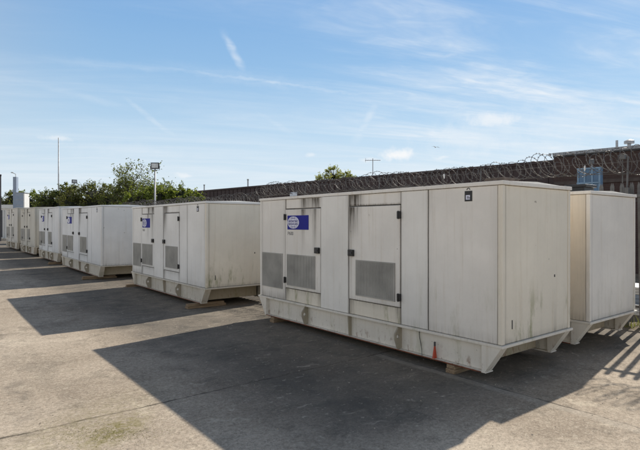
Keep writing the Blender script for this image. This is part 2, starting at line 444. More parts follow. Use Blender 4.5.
def lug_mesh(y, th, x_web, poly, hole):
    """plate across the beam with a round eye: outline poly in (x,z)"""
    b = MB(); hx, hz, hr = hole; N = 28; outer = []
    m = len(poly)
    for k in range(N):
        a = 2*math.pi*k/N; d = Vector((math.cos(a), math.sin(a))); best = None
        for i in range(m):
            p = Vector(poly[i]); q = Vector(poly[(i+1) % m]); e = q-p
            den = d.x*e.y - d.y*e.x
            if abs(den) < 1e-9: continue
            w = p-Vector((hx, hz)); tt = (w.x*e.y-w.y*e.x)/den; s_ = (w.x*d.y-w.y*d.x)/den
            if tt > 0 and -1e-6 <= s_ <= 1+1e-6 and (best is None or tt < best): best = tt
        outer.append((hx+d.x*best, hz+d.y*best))
    inner = [(hx+hr*math.cos(2*math.pi*k/N), hz+hr*math.sin(2*math.pi*k/N)) for k in range(N)]
    vs = [(p[0], y, p[1]) for p in outer] + [(p[0], y, p[1]) for p in inner] + [(p[0], y+th, p[1]) for p in outer] + [(p[0], y+th, p[1]) for p in inner]
    fs = []
    for k in range(N):
        k2 = (k+1) % N
        fs += [(k, k2, N+k2, N+k), (2*N+k, 3*N+k, 3*N+k2, 2*N+k2), (k, 2*N+k, 2*N+k2, k2), (N+k, N+k2, 3*N+k2, 3*N+k)]
    return b.add(vs, fs)

def grille(parent, y0, y1, z0, z1, x, slats, name='louvre_grille'):
    g = MB()
    g.box(x-0.004, x-0.001, y0, y1, z0, z1, 1)
    fr = 0.014
    for a in ((y0, y1, z0, z0+fr), (y0, y1, z1-fr, z1), (y0, y0+fr, z0+fr, z1-fr), (y1-fr, y1, z0+fr, z1-fr)):
        g.box(x-0.012, x-0.003, *a, 0)
    n = slats; p = (y1-y0-2*fr)/n
    for i in range(n):
        yc = y0+fr+p*(i+0.5)
        g.box(x-0.0105, x-0.0045, yc-p*0.36, yc+p*0.36, z0+fr, z1-fr, 0)
    return g.build(name, [M['grille'], M['grilleback']], parent)

def stain(px, half, top=1.0, reach=0.5, strength=0.9):
    """run-off stain on a plate: a = across (0..1), b = up (0..1)"""
    def f(a, b):
        k = math.exp(-((a-px)/half)**2)
        return strength*k*max(0.0, 1-(1-b)/reach)**1.3 if reach > 0 else 0
    return f
def addf(*fs):
    return lambda a, b: min(1.0, sum(f(a, b) for f in fs))
def rim(k=0.35, w=0.06):
    return lambda a, b: k*(math.exp(-a/w)+math.exp(-(1-a)/w))*0.5 + k*math.exp(-b/(w*0.7))

def unit(label, X, Y, L, W=1.55, sz=1.0, g=0.0, main='cream', end='endcream', skid='skiddirty', logo=True, front=True, tilt=0.0,
         exhaust='brown', bearers=((0.66, 0.02, 0.12), (4.55, 0.02, 0.12)), bearer_labels=(None, None), lvl='full', sticker=True):
    sy = L/LREF
    root = empty('generator_container', (X+W/2, Y+L/2, g), label, 'generator', 'generator containers parked in the yard')
    root.rotation_euler = (tilt, 0, 0)
    ox, oy = -W/2, -L/2
    def yy(v): return oy+v*sy
    def zz(v): return 0.105 + (v-0.105)*sz
    A, E, S = M[main], M[end], M[skid]
    zb, zt = zz(HB), zz(HT)
    full = lvl == 'full'
    # inner shell and back wall
    b = MB(); b.box(ox+0.02, ox+W-0.02, oy+0.02, oy+L-0.02, zb-0.01, zt-0.02)
    b.build('body', M['gap'], root)
    # roof with a folded lip
    b = MB()
    b.box(ox-0.014, ox+W+0.014, oy-0.014, oy+L+0.014, zt-0.048, zt-0.004, 0, 0.006)
    b.prism([(ox+0.02, zt-0.006), (ox+W/2, zt+0.022), (ox+W-0.02, zt-0.006)], 'y', oy+0.03, oy+L-0.03)
    b.build('roof', A, root)
    ztp = zt-0.052
    # corner posts
    for cx_, cy_ in ((0, 0), (0, 1), (1, 0), (1, 1)):
        b = MB(); x0 = ox if cx_ == 0 else ox+W-0.055; y0 = oy if cy_ == 0 else oy+L-0.055
        b.box(x0, x0+0.055, y0, y0+0.055, zb, ztp, 0, 0.008); b.build('corner_post', E if cy_ == 0 else A, root)
    xs = ox+0.02; th = 0.018
    def fplate(y0, y1, z0, z1, th=th, nu=10, nv=14, grime=None, name='side_panel', mat=A):
        # a = 0 at the LEFT as seen from outside (large y)
        b = MB(); b.plate((xs, y1, z0), FRONT['u'], FRONT['v'], FRONT['n'], y1-y0, z1-z0, th, nu, nv, 0.006, 0, grime)
        return b.build(name, mat, root)
    gp = 0.008
    zd0, zd1 = zz(0.668), zz(2.02)
    if front:
        fplate(yy(0)+0.06, yy(1.025)-gp, zb, ztp, grime=rim(0.16, 0.02))
        fplate(yy(1.025)+gp, yy(1.485)-gp, zb, ztp, grime=rim(0.13, 0.03), mat=M['cream_mid'] if main == 'cream' else A)
        fplate(yy(2.51)+gp, yy(3.175)-gp, zb-0.0, ztp, th=0.034, grime=addf(stain(0.0, 0.04, 1, 0.2, 0.25), stain(1.0, 0.04, 1, 0.2, 0.25)), mat=M['cream_mid'] if main == 'cream' else A, name='centre_panel')
        # panel with fixed louvre at the far end
        pl = fplate(yy(4.18)+gp, yy(5.02)-0.06, zb, ztp, grime=rim(0.3, 0.04))
        grille(pl, yy(4.27), yy(4.93), zz(0.63), zz(1.25), xs-th, 30 if full else 20)
        for di, (y0, y1) in enumerate(((1.485, 2.51), (3.175, 4.18))):
            # header, sill
            if di == 0: hg = addf(stain(0.10, 0.13, 1, 3.0, 1.0), rim(0.3, 0.05)); dg = addf(stain(0.09, 0.13, 1, 0.42, 0.60), stain(0.03, 0.04, 1, 1.2, 0.3), rim(0.12, 0.03))
            else: hg = addf(stain(0.52, 0.06, 1, 3.0, 0.95), stain(0.86, 0.09, 1, 3.0, 1.0), stain(0.68, 0.2, 1, 3.0, 0.35)); dg = addf(stain(0.52, 0.05, 1, 0.65, 0.5), stain(0.86, 0.06, 1, 0.75, 0.6), stain(0.66, 0.25, 1, 0.3, 0.3), rim(0.12, 0.03))
            fplate(yy(y0)+gp, yy(y1)-gp, zz(2.036), ztp, th=0.008, nu=24, nv=6, grime=hg, name='header_panel')
            sg = addf(stain(0.02, 0.06, 1, 3, 0.45), stain(0.98, 0.05, 1, 3, 0.45), stain(0.5, 0.5, 1, 0.5, 0.25))
            fplate(yy(y0)+gp, yy(y1)-gp, zb, zz(0.655), th=0.012, nu=20, nv=5, grime=sg, name='sill_panel', mat=M['endcream'] if main == 'cream' else A)
            d = fplate(yy(y0)+gp, yy(y1)-gp, zd0, zd1, th=0.026, nu=26, nv=26, grime=dg, name='door')
            d['label'] = 'panel door with grey louvre and black lock'
            xd = xs-0.026
            if di == 0: grille(d, yy(1.575), yy(2.345), zz(0.735), zz(1.25), xd-0.001, 34 if full else 20)
            else: grille(d, yy(3.32), yy(4.11), zz(0.715), zz(1.25), xd-0.001, 34 if full else 20)
            # lock box beside the centre panel
            ly = 2.437 if di == 0 else 3.25
            hb = MB(); hb.box(xd-0.040, xd, yy(ly)-0.055, yy(ly)+0.055, zz(1.30), zz(1.395), 0, 0.008)
            hb.box(xd-0.052, xd-0.038, yy(ly)-0.040, yy(ly)+0.014, zz(1.335), zz(1.36), 1)
            hb.build('lock_box', [M['black'], M['darksteel']], d)
            hy = 1.498 if di == 0 else 4.168
            for hz_ in (1.89, 0.80):
                hb = MB(); hb.box(xd-0.026, xd, yy(hy)-0.028, yy(hy)+0.028, zz(hz_)-0.05, zz(hz_)+0.05, 0, 0.007)
                hb.tube([(xd-0.028, yy(hy), zz(hz_)-0.055), (xd-0.028, yy(hy), zz(hz_)+0.055)], 0.008, 8)
                hb.build('hinge', M['black'], d)
        if logo:
            pb = MB(); xl = xs-0.026; y0, y1, z0, z1 = yy(3.495), yy(4.10), zz(1.675), zz(1.915)
            pb.box(xl-0.006, xl-0.0005, y0, y1, z0, z1, 0, 0.002)
            lp = pb.build('logo_plate', M['blue'], root)
            cyc, czc, r = y1-(y1-y0)*0.295, (z0+z1)/2, 0.106*sz; ry = (y1-y0)*0.275
            db = MB(); n = 40
            ring = [(xl-0.0085, cyc+ry*math.cos(2*math.pi*k/n), czc+r*math.sin(2*math.pi*k/n)) for k in range(n)]
            ring2 = [(xl-0.0062, p[1], p[2]) for p in ring]
            db.add(ring+ring2, [tuple(range(n))]+[(k, (k+1) % n, n+(k+1) % n, n+k) for k in range(n)])
            db.build('globe_disc', M['logowhite'], lp)
            kb = MB(); xk = xl-0.0105
            def blk(y, z, w, h): kb.box(xk, xk+0.0015, y-w/2, y+w/2, z-h/2, z+h/2)
            if full:
                for row in (0.021, -0.021):
                    for i in range(6):
                        yb_ = cyc+(i-2.5)*0.046*sz
                        blk(yb_+0.012*sz, czc+row*sz, 0.013*sz, 0.030*sz); blk(yb_-0.008*sz, czc+row*sz+(0.010 if row > 0 else -0.010)*sz, 0.022*sz, 0.010*sz)
                        if i % 2: blk(yb_-0.008*sz, czc+row*sz-0.006*sz, 0.020*sz, 0.008*sz)
                blk(cyc, czc+0.072*sz, 0.11*sz, 0.009*sz); blk(cyc, czc-0.072*sz, 0.11*sz, 0.008*sz)
                # meridians
                for mm in (0.35, 0.7):
                    for sg_ in (-1, 1):
                        pts = [(xk+0.001, cyc+sg_*mm*ry*math.cos(a), czc+r*0.97*math.sin(a)) for a in [R(-80+16*k) for k in range(11)]]
                        kb.tube(pts, 0.0016, 4)
            else:
                blk(cyc, czc+0.02*sz, 0.15*sz, 0.026*sz); blk(cyc, czc-0.022*sz, 0.15*sz, 0.026*sz)
            kb.build('globe_marks', M['logodark'], lp)
            if full:
                tc = bpy.data.curves.new('model_lettering', 'FONT'); tc.body = 'P600'; tc.size = 0.085*sz; tc.extrude = 0.0008
                tmp = bpy.data.objects.new('lettering_curve', tc); C.objects.link(tmp)
                bpy.context.view_layer.update()
                tm = bpy.data.meshes.new_from_object(tmp.evaluated_get(bpy.context.evaluated_depsgraph_get()))
                bpy.data.objects.remove(tmp); tm.materials.clear(); tm.materials.append(M['ink'])
                to = bpy.data.objects.new('model_lettering', tm); C.objects.link(to); to.parent = root
                to.matrix_local = Matrix(((0, 0, -1, xl-0.0006), (-1, 0, 0, yy(4.10)), (0, 1, 0, zz(1.580)), (0, 0, 0, 1)))
        if sticker:
            # lifting-point sticker
            sb = MB(); xp = xs-th; yc, zc = yy(0.433), zz(2.092)
            sb.box(xp-0.003, xp-0.0005, yc-0.051, yc+0.051, zc-0.06, zc+0.06, 0)
            sb.box(xp-0.0042, xp-0.0028, yc-0.022, yc+0.034, zc-0.040, zc+0.012, 1)
            sb.box(xp-0.0050, xp-0.0040, yc-0.006, yc+0.018, zc-0.012, zc-0.004, 0)
            sb.box(xp-0.0050, xp-0.0040, yc-0.022, yc+0.018, zc-0.026, zc-0.018, 0)
            sb.tube([(xp-0.004, yc+0.02*math.cos(R(a)), zc+0.072+0.02*math.sin(R(a))) for a in range(0, 190, 20)], 0.004, 5, 2)
            sb.build('lifting_sticker', [M['black'], M['logowhite'], M['ink']], root)
    else:
        fplate(yy(0)+0.06, yy(5.02)-0.06, zb, ztp, nu=30, nv=14, grime=rim(0.2, 0.01), mat=M['bouncecream'])
    # end panels
    rnd = random.Random(int(X*100+Y*10))
    drips = [(rnd.uniform(0.05, 0.95), rnd.uniform(0.008, 0.03), rnd.uniform(0.05, 0.30)) for _ in range(9)]
    def eg(a, bb):
        s_ = sum(k*math.exp(-((a-p_)/w_)**2)*max(0, 1-bb*rnd_r) for (p_, w_, k), rnd_r in zip(drips, (1.2, 3, 5, 2, 4, 6, 3, 5, 2)))
        return min(1, 0.34*s_ + 0.22*math.exp(-a/0.012) + 0.20*math.exp(-bb/0.015))
    b = MB(); b.plate((ox+0.058, oy+0.02, zb), (1, 0, 0), (0, 0, 1), (0, -1, 0), W-0.116, ztp-zb, 0.012, 40, 24, 0.006, 0, eg)
    b.build('end_panel', E, root)
    b = MB(); b.plate((ox+W-0.058, oy+L-0.02, zb), (-1, 0, 0), (0, 0, 1), (0, 1, 0), W-0.116, ztp-zb, 0.012, 2, 2, 0.006)
    b.build('end_panel', A, root)
    b = MB()
    for k in range(4):
        y0 = oy+0.06+(L-0.12)*k/4
        b.plate((ox+W-0.02, y0+gp, zb), (0, 1, 0), (0, 0, 1), (1, 0, 0), (L-0.12)/4-2*gp, ztp-zb, 0.012, 2, 2, 0.006)
    b.build('rear_panel', M['bouncecream'], root)
    # small latch and drain marks on the end
    if full and front:
        MB().box(ox+W*0.74, ox+W*0.74+0.02, oy+0.004, oy+0.012, zz(1.12), zz(1.15)).build('bolt_head', M['darksteel'], root)
        MB().box(ox+0.20, ox+0.214, oy+0.004, oy+0.0115, zz(0.60), zz(0.70)).build('end_latch', M['darksteel'], root)
    # ---------------- skid
    zf = zb-0.004; z0 = zz(0.105)
    b = MB()     # top flange all round
    b.box(ox-0.030, ox+W+0.030, oy-0.020, oy+L+0.020, zf-0.030, zf, 0, 0.005); b.build('skid_flange', S, root)
    zf -= 0.030
    i0, i1 = 0.20, 0.06
    for side in (0, 1):
        def xx(v): return ox+v if side == 0 else ox+W-v
        b = MB()
        def bx(xa, xb, *r):
            xa, xb = sorted((xx(xa), xx(xb))); b.box(xa, xb, *r)
        prof = [(oy+0.0, zf), (oy+i0, z0+0.014), (oy+L-i0, z0+0.014), (oy+L-0.0, zf)]
        xa, xb = sorted((xx(0.045), xx(0.058))); b.prism(prof, 'x', xa, xb)                  # web
        bx(-0.02, 0.12, oy+i0-0.01, oy+L-i0+0.01, z0, z0+0.012)                                       # bottom flange
        for e in (0, 1):                                                                              # closed wedge nose
            ya = oy if e == 0 else oy+L; sg_ = 1 if e == 0 else -1
            pf = [(ya+sg_*0.002, zf), (ya+sg_*i0, z0+0.013), (ya+sg_*(i0+0.045), z0+0.013), (ya+sg_*(i0+0.045), zf)]
            xa, xb = sorted((xx(-0.020), xx(0.115))); b.prism(pf, 'x', xa, xb)
        b.build('skid_beam', S, root)
        b = MB(); bx(-0.023, -0.0203, oy+i0+0.05, oy+L-i0-0.05, z0-0.003, z0+0.010); b.build('rust_edge', M['rust'], root)
    b = MB()
    for e in (0, 1):
        ya = oy+0.40 if e == 0 else oy+L-0.42
        b.box(ox+0.118, ox+W-0.118, ya, ya+0.02, z0+0.03, zf)
    b.box(ox+0.13, ox+W-0.13, oy+0.45, oy+L-0.45, z0+0.09, z0+0.10)
    b.build('cross_plate', M['skidbouncetan'], root)
    # ribs and lifting lugs on the front beam
    lugm = M['lug']
    eye = [(0.045, zf-0.002), (-0.020, zf-0.002), (-0.085, zz(0.325)), (-0.085, zz(0.255)), (-0.030, z0+0.016), (0.045, z0+0.016)]
    for yv in (1.50, 3.57):
        lug_mesh(yy(yv), 0.022, 0.045, eye, (-0.030, zz(0.285), 0.026)).build('lifting_lug', lugm, root)
    for yv in (2.50,):
        MB().prism([(0.045, zf-0.002), (-0.024, zf-0.002), (0.0, z0+0.013), (0.045, z0+0.013)], 'y', yy(yv), yy(yv)+0.02).build('stiffener', lugm, root)
    for o in root.children:
        if o.name.split('.')[0] in ('lifting_lug', 'stiffener'):
            o.location.x += ox
    # ---------------- roof exhaust cap
    if exhaust:
        b = MB(); xe, ye = ox+0.55, oy+0.30
        if exhaust == 'brown':
            b.box(xe, xe+0.34, ye+0.02, ye+0.28, zt+0.045, zt+0.088, 0, 0.006); b.box(xe+0.05, xe+0.29, ye+0.05, ye+0.25, zt-0.004, zt+0.045)
            b.build('exhaust_cap', M['brownroof'], root)
        else:
            b.box(xe-0.22, xe+0.14, ye-0.10, ye+0.22, zt+0.075, zt+0.115, 0, 0.01); b.box(xe-0.18, xe+0.10, ye-0.06, ye+0.18, zt-0.004, zt+0.075)
            b.build('exhaust_cap', M['black'], root)
    # ---------------- timber bearers (lie under the skid: things of their own)
    for (yb_, out, w), lb in zip(bearers, bearer_labels):
        if not lb: continue
        t = MB(); hgt = 0.097
        t.box(-0.1-out, 0.62, -w/2, w/2, 0.0, hgt*0.52, 0, 0.006); t.box(-0.085-out, 0.58, -w/2+0.008, w/2-0.004, hgt*0.522, hgt, 0, 0.006)
        t.v = [(v[0]+0.0, v[1], v[2]) for v in t.v]
        o = t.build('timber_bearer', M['wood'], None, loc=(X, Y+yb_*sy, g))
        tag(o, lb, 'timber', 'timber bearers under the generator skids')
    return root

G1 = unit('largest, nearest cream generator container, showing two louvred doors and its right hand end', 4.909, 3.044, 5.02, skid='skid',
          bearers=((0.66, -0.06, 0.13), (4.56, -0.06, 0.13)),
          bearer_labels=('brown timber bearer under the near right corner of the nearest container', 'brown timber bearer under the far left end of the nearest container'))
# orange-red wedge and loose cable on the front beam of the nearest container
ox, oy = -1.55/2, -5.02/2
b = MB(); yr = oy+0.925
b.add([(ox-0.021, yr-0.015, 0.118), (ox-0.021, yr+0.015, 0.118), (ox+0.030, yr+0.015, 0.118), (ox+0.030, yr-0.015, 0.118),
       (ox-0.001, yr-0.006, 0.265), (ox-0.001, yr+0.006, 0.265), (ox+0.018, yr+0.006, 0.265), (ox+0.018, yr-0.006, 0.265)],
      [(0,1,5,4),(1,2,6,5),(2,3,7,6),(3,0,4,7),(4,5,6,7),(3,2,1,0)], 0)
b.box(ox-0.002, ox+0.019, yr-0.007, yr+0.007, 0.266, 0.318, 1)
tag(b.build('red_wedge', [M['red'], M['ink']], G1), 'orange red wedge with dark tip on the skid beam')
b = MB(); b.tube([(ox+0.040, oy+1.20, 0.412), (ox+0.038, oy+1.195, 0.33), (ox+0.036, oy+1.17, 0.24), (ox+0.020, oy+1.14, 0.17), (ox-0.024, oy+1.10, 0.112)], 0.004, 6)
b.build('loose_cable', M['ink'], G1, smooth=True)

unit('second cream container from the right in the front row, blue globe plate on its door', 4.513, 9.533, 4.70, W=1.55, main='white', end='endcream',
     exhaust=None, bearers=((0.42, 0.16, 0.14), (4.95, 0.1, 0.12)),
     bearer_labels=('pale timber bearer under the near corner of the second container', 'timber bearer under the far end of the second container'))
unit('cool white container third from the right, its plain end half hidden by the second container', 4.15, 16.03, 5.58, sz=1.03, g=ground_z(17.5), main='bluewhite', end='white',
     exhaust=None, lvl='mid', bearers=((0.55, 0.30, 0.14),), bearer_labels=('pale timber bearer under the near corner of the third container',), tilt=0.006)
unit('bluish white container fourth from the right, between the third container and the grey one', 4.20, 22.55, 4.5, sz=1.06, g=ground_z(24), main='bluewhite', end='white',
     exhaust=None, lvl='mid', bearers=((0.5, 0.2, 0.14),), bearer_labels=('timber bearer under the near corner of the fourth container',), sticker=False)
unit('dull tan grey container without any blue plate, second from the left end of the row', 4.15, 27.95, 4.65, sz=1.09, g=ground_z(30), main='tan', end='tan', logo=False,
     exhaust=None, lvl='mid', bearer_labels=(None, None), sticker=False)
unit('weathered grey container at the far left end of the row', 4.08, 33.35, 5.05, sz=1.12, g=ground_z(35.5), main='grey', end='tan',
     exhaust=None, lvl='mid', bearer_labels=(None, None), sticker=False)
unit('cream container standing behind the nearest one at the right edge, black cap on its roof', 7.049, 3.06, 5.02, W=1.55, sz=0.99, front=False, end='cream', skid='skid',
     exhaust='black', logo=False, bearers=((0.66, -0.06, 0.13), (4.5, -0.06, 0.13)), bearer_labels=('timber bearer under the container behind the nearest one', None))

# ------------------------------------------------------------------ palisade fences with razor wire
FD = Vector((CS*-0.7+SN*0.714, SN*0.7+CS*0.714, 0)).normalized()      # fence runs away to the left
FN = Vector((FD.y, -FD.x, 0))                                           # away from the yard
FO = at(638, 8.6)
FANG = math.atan2(FD.y, FD.x)

def coil_pts(L0, L1, zc, rad, pitch, rnd, y=0.0, length_near=False):
    pts = []; n = int((L1-L0)/pitch*20); ph = rnd.uniform(0, 6)
    for i in range(n+1):
        s_ = L0+(L1-L0)*i/n; a = 2*math.pi*(s_-L0)/pitch+ph
        near = max(0.0, min(1.0, (4.9-s_)/1.6)) if length_near else 0.0
        rr = rad*(1+0.10*math.sin(s_*3.1+ph)+0.09*math.sin(s_*7.7)+0.06*math.sin(s_*17.3+2))*(1+0.22*near)
        sag = 0.028*math.sin(s_*1.7)+0.015*math.sin(s_*6.1+1)+0.075*near
        pts.append(Vector((s_+0.12*math.sin(a*1.0+1.2)+0.05*math.sin(s_*5.3), y+rr*0.95*math.cos(a), zc+sag+rr*math.sin(a))))
    return pts

def fence(label, o, length, start, height, coil_z, rad, pale_pitch, pitch, seed, z0=0.0, pale_w=0.065):
    rnd = random.Random(seed)
    root = empty('palisade_fence', o+FD*start+Vector((0, 0, z0)), label, 'fence', None, FANG)
    n = int(length/pale_pitch)
    # one pale, copied
    pm = MB(); w = pale_w
    pm.prism([(-w/2, 0.06), (-w/2, height-0.07), (-w*0.18, height), (0, height-0.05), (w*0.18, height), (w/2, height-0.07), (w/2, 0.06)], 'y', -0.004, 0.004)
    pm.box(-0.008, 0.008, 0.0045, 0.014, 0.06, height-0.09)
    proto = pm.build('pale', M['pale'], root)
    for i in range(n):
        p = proto if i == 0 else proto.copy()
        if i: C.objects.link(p); p.parent = root
        p.location = (i*pale_pitch+0.02, -0.03, 0); p.rotation_euler = (0, rnd.gauss(0, 0.006), 0)
    for hz_ in (0.35, height-0.24):
        MB().box(0, length, -0.018, 0.03, hz_-0.025, hz_+0.025).build('rail', M['pale'], root)
    k = 0; x = 0.0
    while x <= length:
        pb = MB(); pb.box(x-0.03, x+0.03, 0.032, 0.11, 0, height-0.1)
        pb.tube([(x, 0.07, height-0.12), (x, 0.05, height+0.02), (x, 0.0, coil_z+rad*0.6)], 0.016, 5)
        pb.build('post', M['pale'], root); x += 2.75
    pts = coil_pts(-0.2, length, coil_z, rad, pitch, rnd, 0.0, seed == 11)
    cb = MB(); cb.tube(pts, 0.0052, 4, 0, False)
    # blades
    for i in range(0, len(pts)-2, 1):
        p = pts[i]; t = (pts[i+1]-p).normalized(); u = t.cross(Vector((rnd.uniform(-1, 1), rnd.uniform(-1, 1), rnd.uniform(-1, 1)))).normalized()
        w_ = 0.024; e = 0.014
        cb.add([p-t*e+u*w_, p+t*e*1.6, p-t*e-u*w_, p-t*e*0.2], [(0, 1, 3), (1, 2, 3)])
    tag(cb.build('razor_wire', M['wire'], root), 'coiled razor wire along the top')
    pts = coil_pts(-0.1, length, coil_z-rad*0.28, rad*0.72, pitch*1.7, rnd, 0.03, seed == 11)
    cb = MB(); cb.tube(pts, 0.005, 4, 0, False)
    for i in range(0, len(pts)-2, 2):
        p = pts[i]; t = (pts[i+1]-p).normalized(); u = t.cross(Vector((rnd.uniform(-1, 1), rnd.uniform(-1, 1), rnd.uniform(-1, 1)))).normalized()
        cb.add([p-t*0.014+u*0.024, p+t*0.022, p-t*0.014-u*0.024, p-t*0.003], [(0, 1, 3), (1, 2, 3)])
    tag(cb.build('razor_wire', M['wire'], root), 'smaller slack coil of razor wire inside the main one')
    for zz_, y_ in ((coil_z+rad*0.15, 0.02), (coil_z-rad*0.88, 0.0)):
        wb = MB(); q = [(x_, y_, zz_+0.012*math.sin(x_*2.3+seed)) for x_ in [length*i/30 for i in range(31)]]
        wb.tube(q, 0.0045, 4, 0, False); wb.build('line_wire', M['wire'], root)
    return root

FA = fence('tall grey palisade fence topped with razor wire behind the nearest container', FO, 13.2, -2.6, 2.50, 2.835, 0.190, 0.158, 0.160, 11)
FBs = 10.6
fence('lower palisade fence with razor wire running on behind the second container', FO, 10.4, FBs+0.05, 2.18, 2.54, 0.20, 0.16, 0.15, 12, z0=0.04)

def on_fence(px, off=0.0):
    """point on the fence line seen at photo column px"""
    r = (px-320)/FPX; c0x, c0y = (638-320)/FPX*8.6, 8.6
    t_ = (c0x-r*c0y)/(0.7+0.714*r)
    p = cam2w(c0x-0.7*t_, c0y+0.714*t_); return p+FN*off, c0y+0.714*t_

# small pale sign plate wired to the fence
p, cy = on_fence(295, -0.06)
b = MB(); b.box(-0.16, 0.16, -0.004, 0.004, -0.05, 0.06, 0, 0.002)
for s_ in (-0.13, 0.13): b.tube([(s_, 0.0, 0.03), (s_, 0.05, 0.05)], 0.004, 5)
o = b.build('sign_plate', simple_mat('pale_sign', (0.45, 0.52, 0.62), 0.5, 0, 0.08), None, loc=(p.x, p.y, zat(194.3, cy))); o.rotation_euler = (0, 0, FANG)
tag(o, 'small pale blue sign plate wired to the top of the fence', 'sign')
# scraps of plastic in the wire
for px, py, s_, lb in ((447, 176.5, 0.10, 'white scrap of plastic caught in the razor wire above the nearest container'),
                       (587, 168.5, 0.085, 'small white scrap of plastic caught in the razor wire beside the blue cabinet')):
    p, cy = on_fence(px, -0.12); rnd = random.Random(px)
    bm = bmesh.new(); bmesh.ops.create_icosphere(bm, subdivisions=2, radius=s_/2)
    for v in bm.verts: v.co = Vector((v.co.x*0.5, v.co.y*0.35, v.co.z*1.2))*rnd.uniform(0.55, 1.2)
    o = MB().frombm(bm).build('plastic_scrap', M['whitebox'], None, loc=(p.x, p.y, zat(py, cy)))
    tag(o, lb, 'litter')

# low stack of sheets beyond the fence at the right edge
t_ = at(645, 9.9)
stack = empty('sheet_stack', t_, 'low stack of white and blue sheets beyond the fence at the right edge', 'stack', None, FANG)
for i, (z0, z1, mt) in enumerate(((0.0, 0.16, 'whitebox'), (0.16, 0.40, 'palebox'), (0.40, 0.55, 'whitebox'))):
    b = MB()
    for k in range(3):
        h0 = z0+(z1-z0)*k/3; b.box(-0.55+0.02*k, 0.55-0.01*k, -0.4+0.01*i, 0.4, h0+0.004, z0+(z1-z0)*(k+1)/3, 0, 0.01)
    b.build('sheet', M[mt], stack)
# weeds along the foot of the fence
def weeds():
    b = MB(); rnd = random.Random(21)
    for i in range(2600):
        s_ = rnd.uniform(-2.4, 10.0); d = rnd.gauss(0.0, 0.13)
        if math.sin(s_*2.3)+math.sin(s_*5.1+1) < rnd.uniform(-1.2, 1.0): continue
        p = FO+FD*s_+FN*d; h = rnd.uniform(0.03, 0.20); g = rnd.uniform(0, 6.28); u = Vector((math.cos(g), math.sin(g), 0))*0.008
        tip = p+Vector((rnd.gauss(0, .05), rnd.gauss(0, .05), h))
        b.add([p-u, p+u, tip], [(0, 1, 2)])
    tag(b.build('weeds', M['weed']), 'dry weeds and grass growing along the foot of the fence', 'weeds', kind='stuff')
weeds()

# ------------------------------------------------------------------ brick warehouse behind the fence
BD = Vector((CS*-0.711+SN*0.703, SN*0.711+CS*0.703, 0)).normalized(); BANG = math.atan2(BD.y, BD.x)
BO = cam2w(9.4, 20.0)
def bsolve(px):
    r = (px-320)/FPX; return (9.4-20*r)/(0.711+0.703*r)
ware = empty('brick_warehouse', BO, 'long dark brown brick warehouse with flat roof behind the razor wire', 'warehouse', None, BANG)
T1 = 27.9; T0 = -9.0
b = MB(); b.box(0.0, T1, -6.0, 0.0, -0.05, 3.35); b.build('wall', M['brick'], ware)
b = MB(); b.box(0.002, T1, -6.0, 0.03, 3.35, 4.22)
for i in range(56):
    x = 0.25+i*0.49; b.box(x, x+0.05, 0.031, 0.062, 3.37, 4.20)
b.build('fascia', M['cladding'], ware)
b = MB(); b.box(-0.02, T1+0.04, -6.05, 0.09, 4.22, 4.33); b.build('roof', M['cladding'], ware)
b = MB(); b.box(T0, -0.03, -7.0, 0.25, -0.05, 4.39); b.build('wall', M['brick'], ware)
b = MB(); b.box(T0-0.05, -0.02, -7.05, 0.34, 4.44, 4.57, 0, 0.01)
for i in range(60):
    x = T0+0.05+i*0.152; b.box(x, x+0.07, 0.342, 0.362, 4.45, 4.56)
b.build('coping', M['coping'], ware)
b = MB(); b.box(T0-0.03, -0.03, -7.03, 0.30, 4.39, 4.44); b.build('gutter', M['darksteel'], ware)
b = MB(); b.box(T0, -0.05, 0.25, 0.30, 3.30, 3.42); b.box(T0, -0.05, 0.25, 0.285, 2.55, 2.62); b.build('string_course', simple_mat('dark_string_course', (0.09, 0.07, 0.062), 0.8), ware)
# high windows in the brickwork
for i in range(10):
    x = 2.0+i*2.6
    wb = MB(); wb.box(x, x+1.5, -0.005, 0.035, 1.6, 1.66); wb.box(x, x+1.5, -0.005, 0.035, 2.74, 2.8); wb.box(x, x+0.06, -0.005, 0.035, 1.66, 2.74); wb.box(x+1.44, x+1.5, -0.005, 0.035, 1.66, 2.74); wb.box(x+0.72, x+0.78, -0.005, 0.035, 1.66, 2.74)
    w = wb.build('window', M['darksteel'], ware)
    MB().box(x+0.06, x+1.44, 0.002, 0.012, 1.66, 2.74).build('pane', simple_mat('dark_glass', (0.02, 0.025, 0.03), 0.15) if i == 0 else bpy.data.materials['dark_glass'], w)
def on_ware(px, inset=0.0):
    tt = bsolve(px); p = cam2w(9.4-0.711*tt, 20+0.703*tt)
    n = Vector((BD.y, -BD.x, 0)); return p+n*inset, 20+0.703*tt, tt

# roof vents on the higher part
for px, kind, lb in ((613, 'pipe', 'thin grey vent pipe on the higher warehouse roof, left of the capped one'), (625.5, 'cap', 'capped grey vent on the higher warehouse roof near the right edge')):
    p, cy, _ = on_ware(px, 0.5); b = MB(); z0, z1 = 4.55, zat(138.8, cy)
    if kind == 'pipe': b.tube([(0, 0, z0), (0, 0, z1)], 0.045, 10)
    else:
        b.tube([(0, 0, z0), (0, 0, z1-0.12)], 0.065, 10); b.tube([(0, 0, z1-0.12), (0, 0, z1-0.02), (0, 0, z1+0.03)], [0.17, 0.17, 0.06], 14)
    tag(b.build('roof_vent', M['greypole'], None, loc=(p.x, p.y, 0)), lb, 'vent')
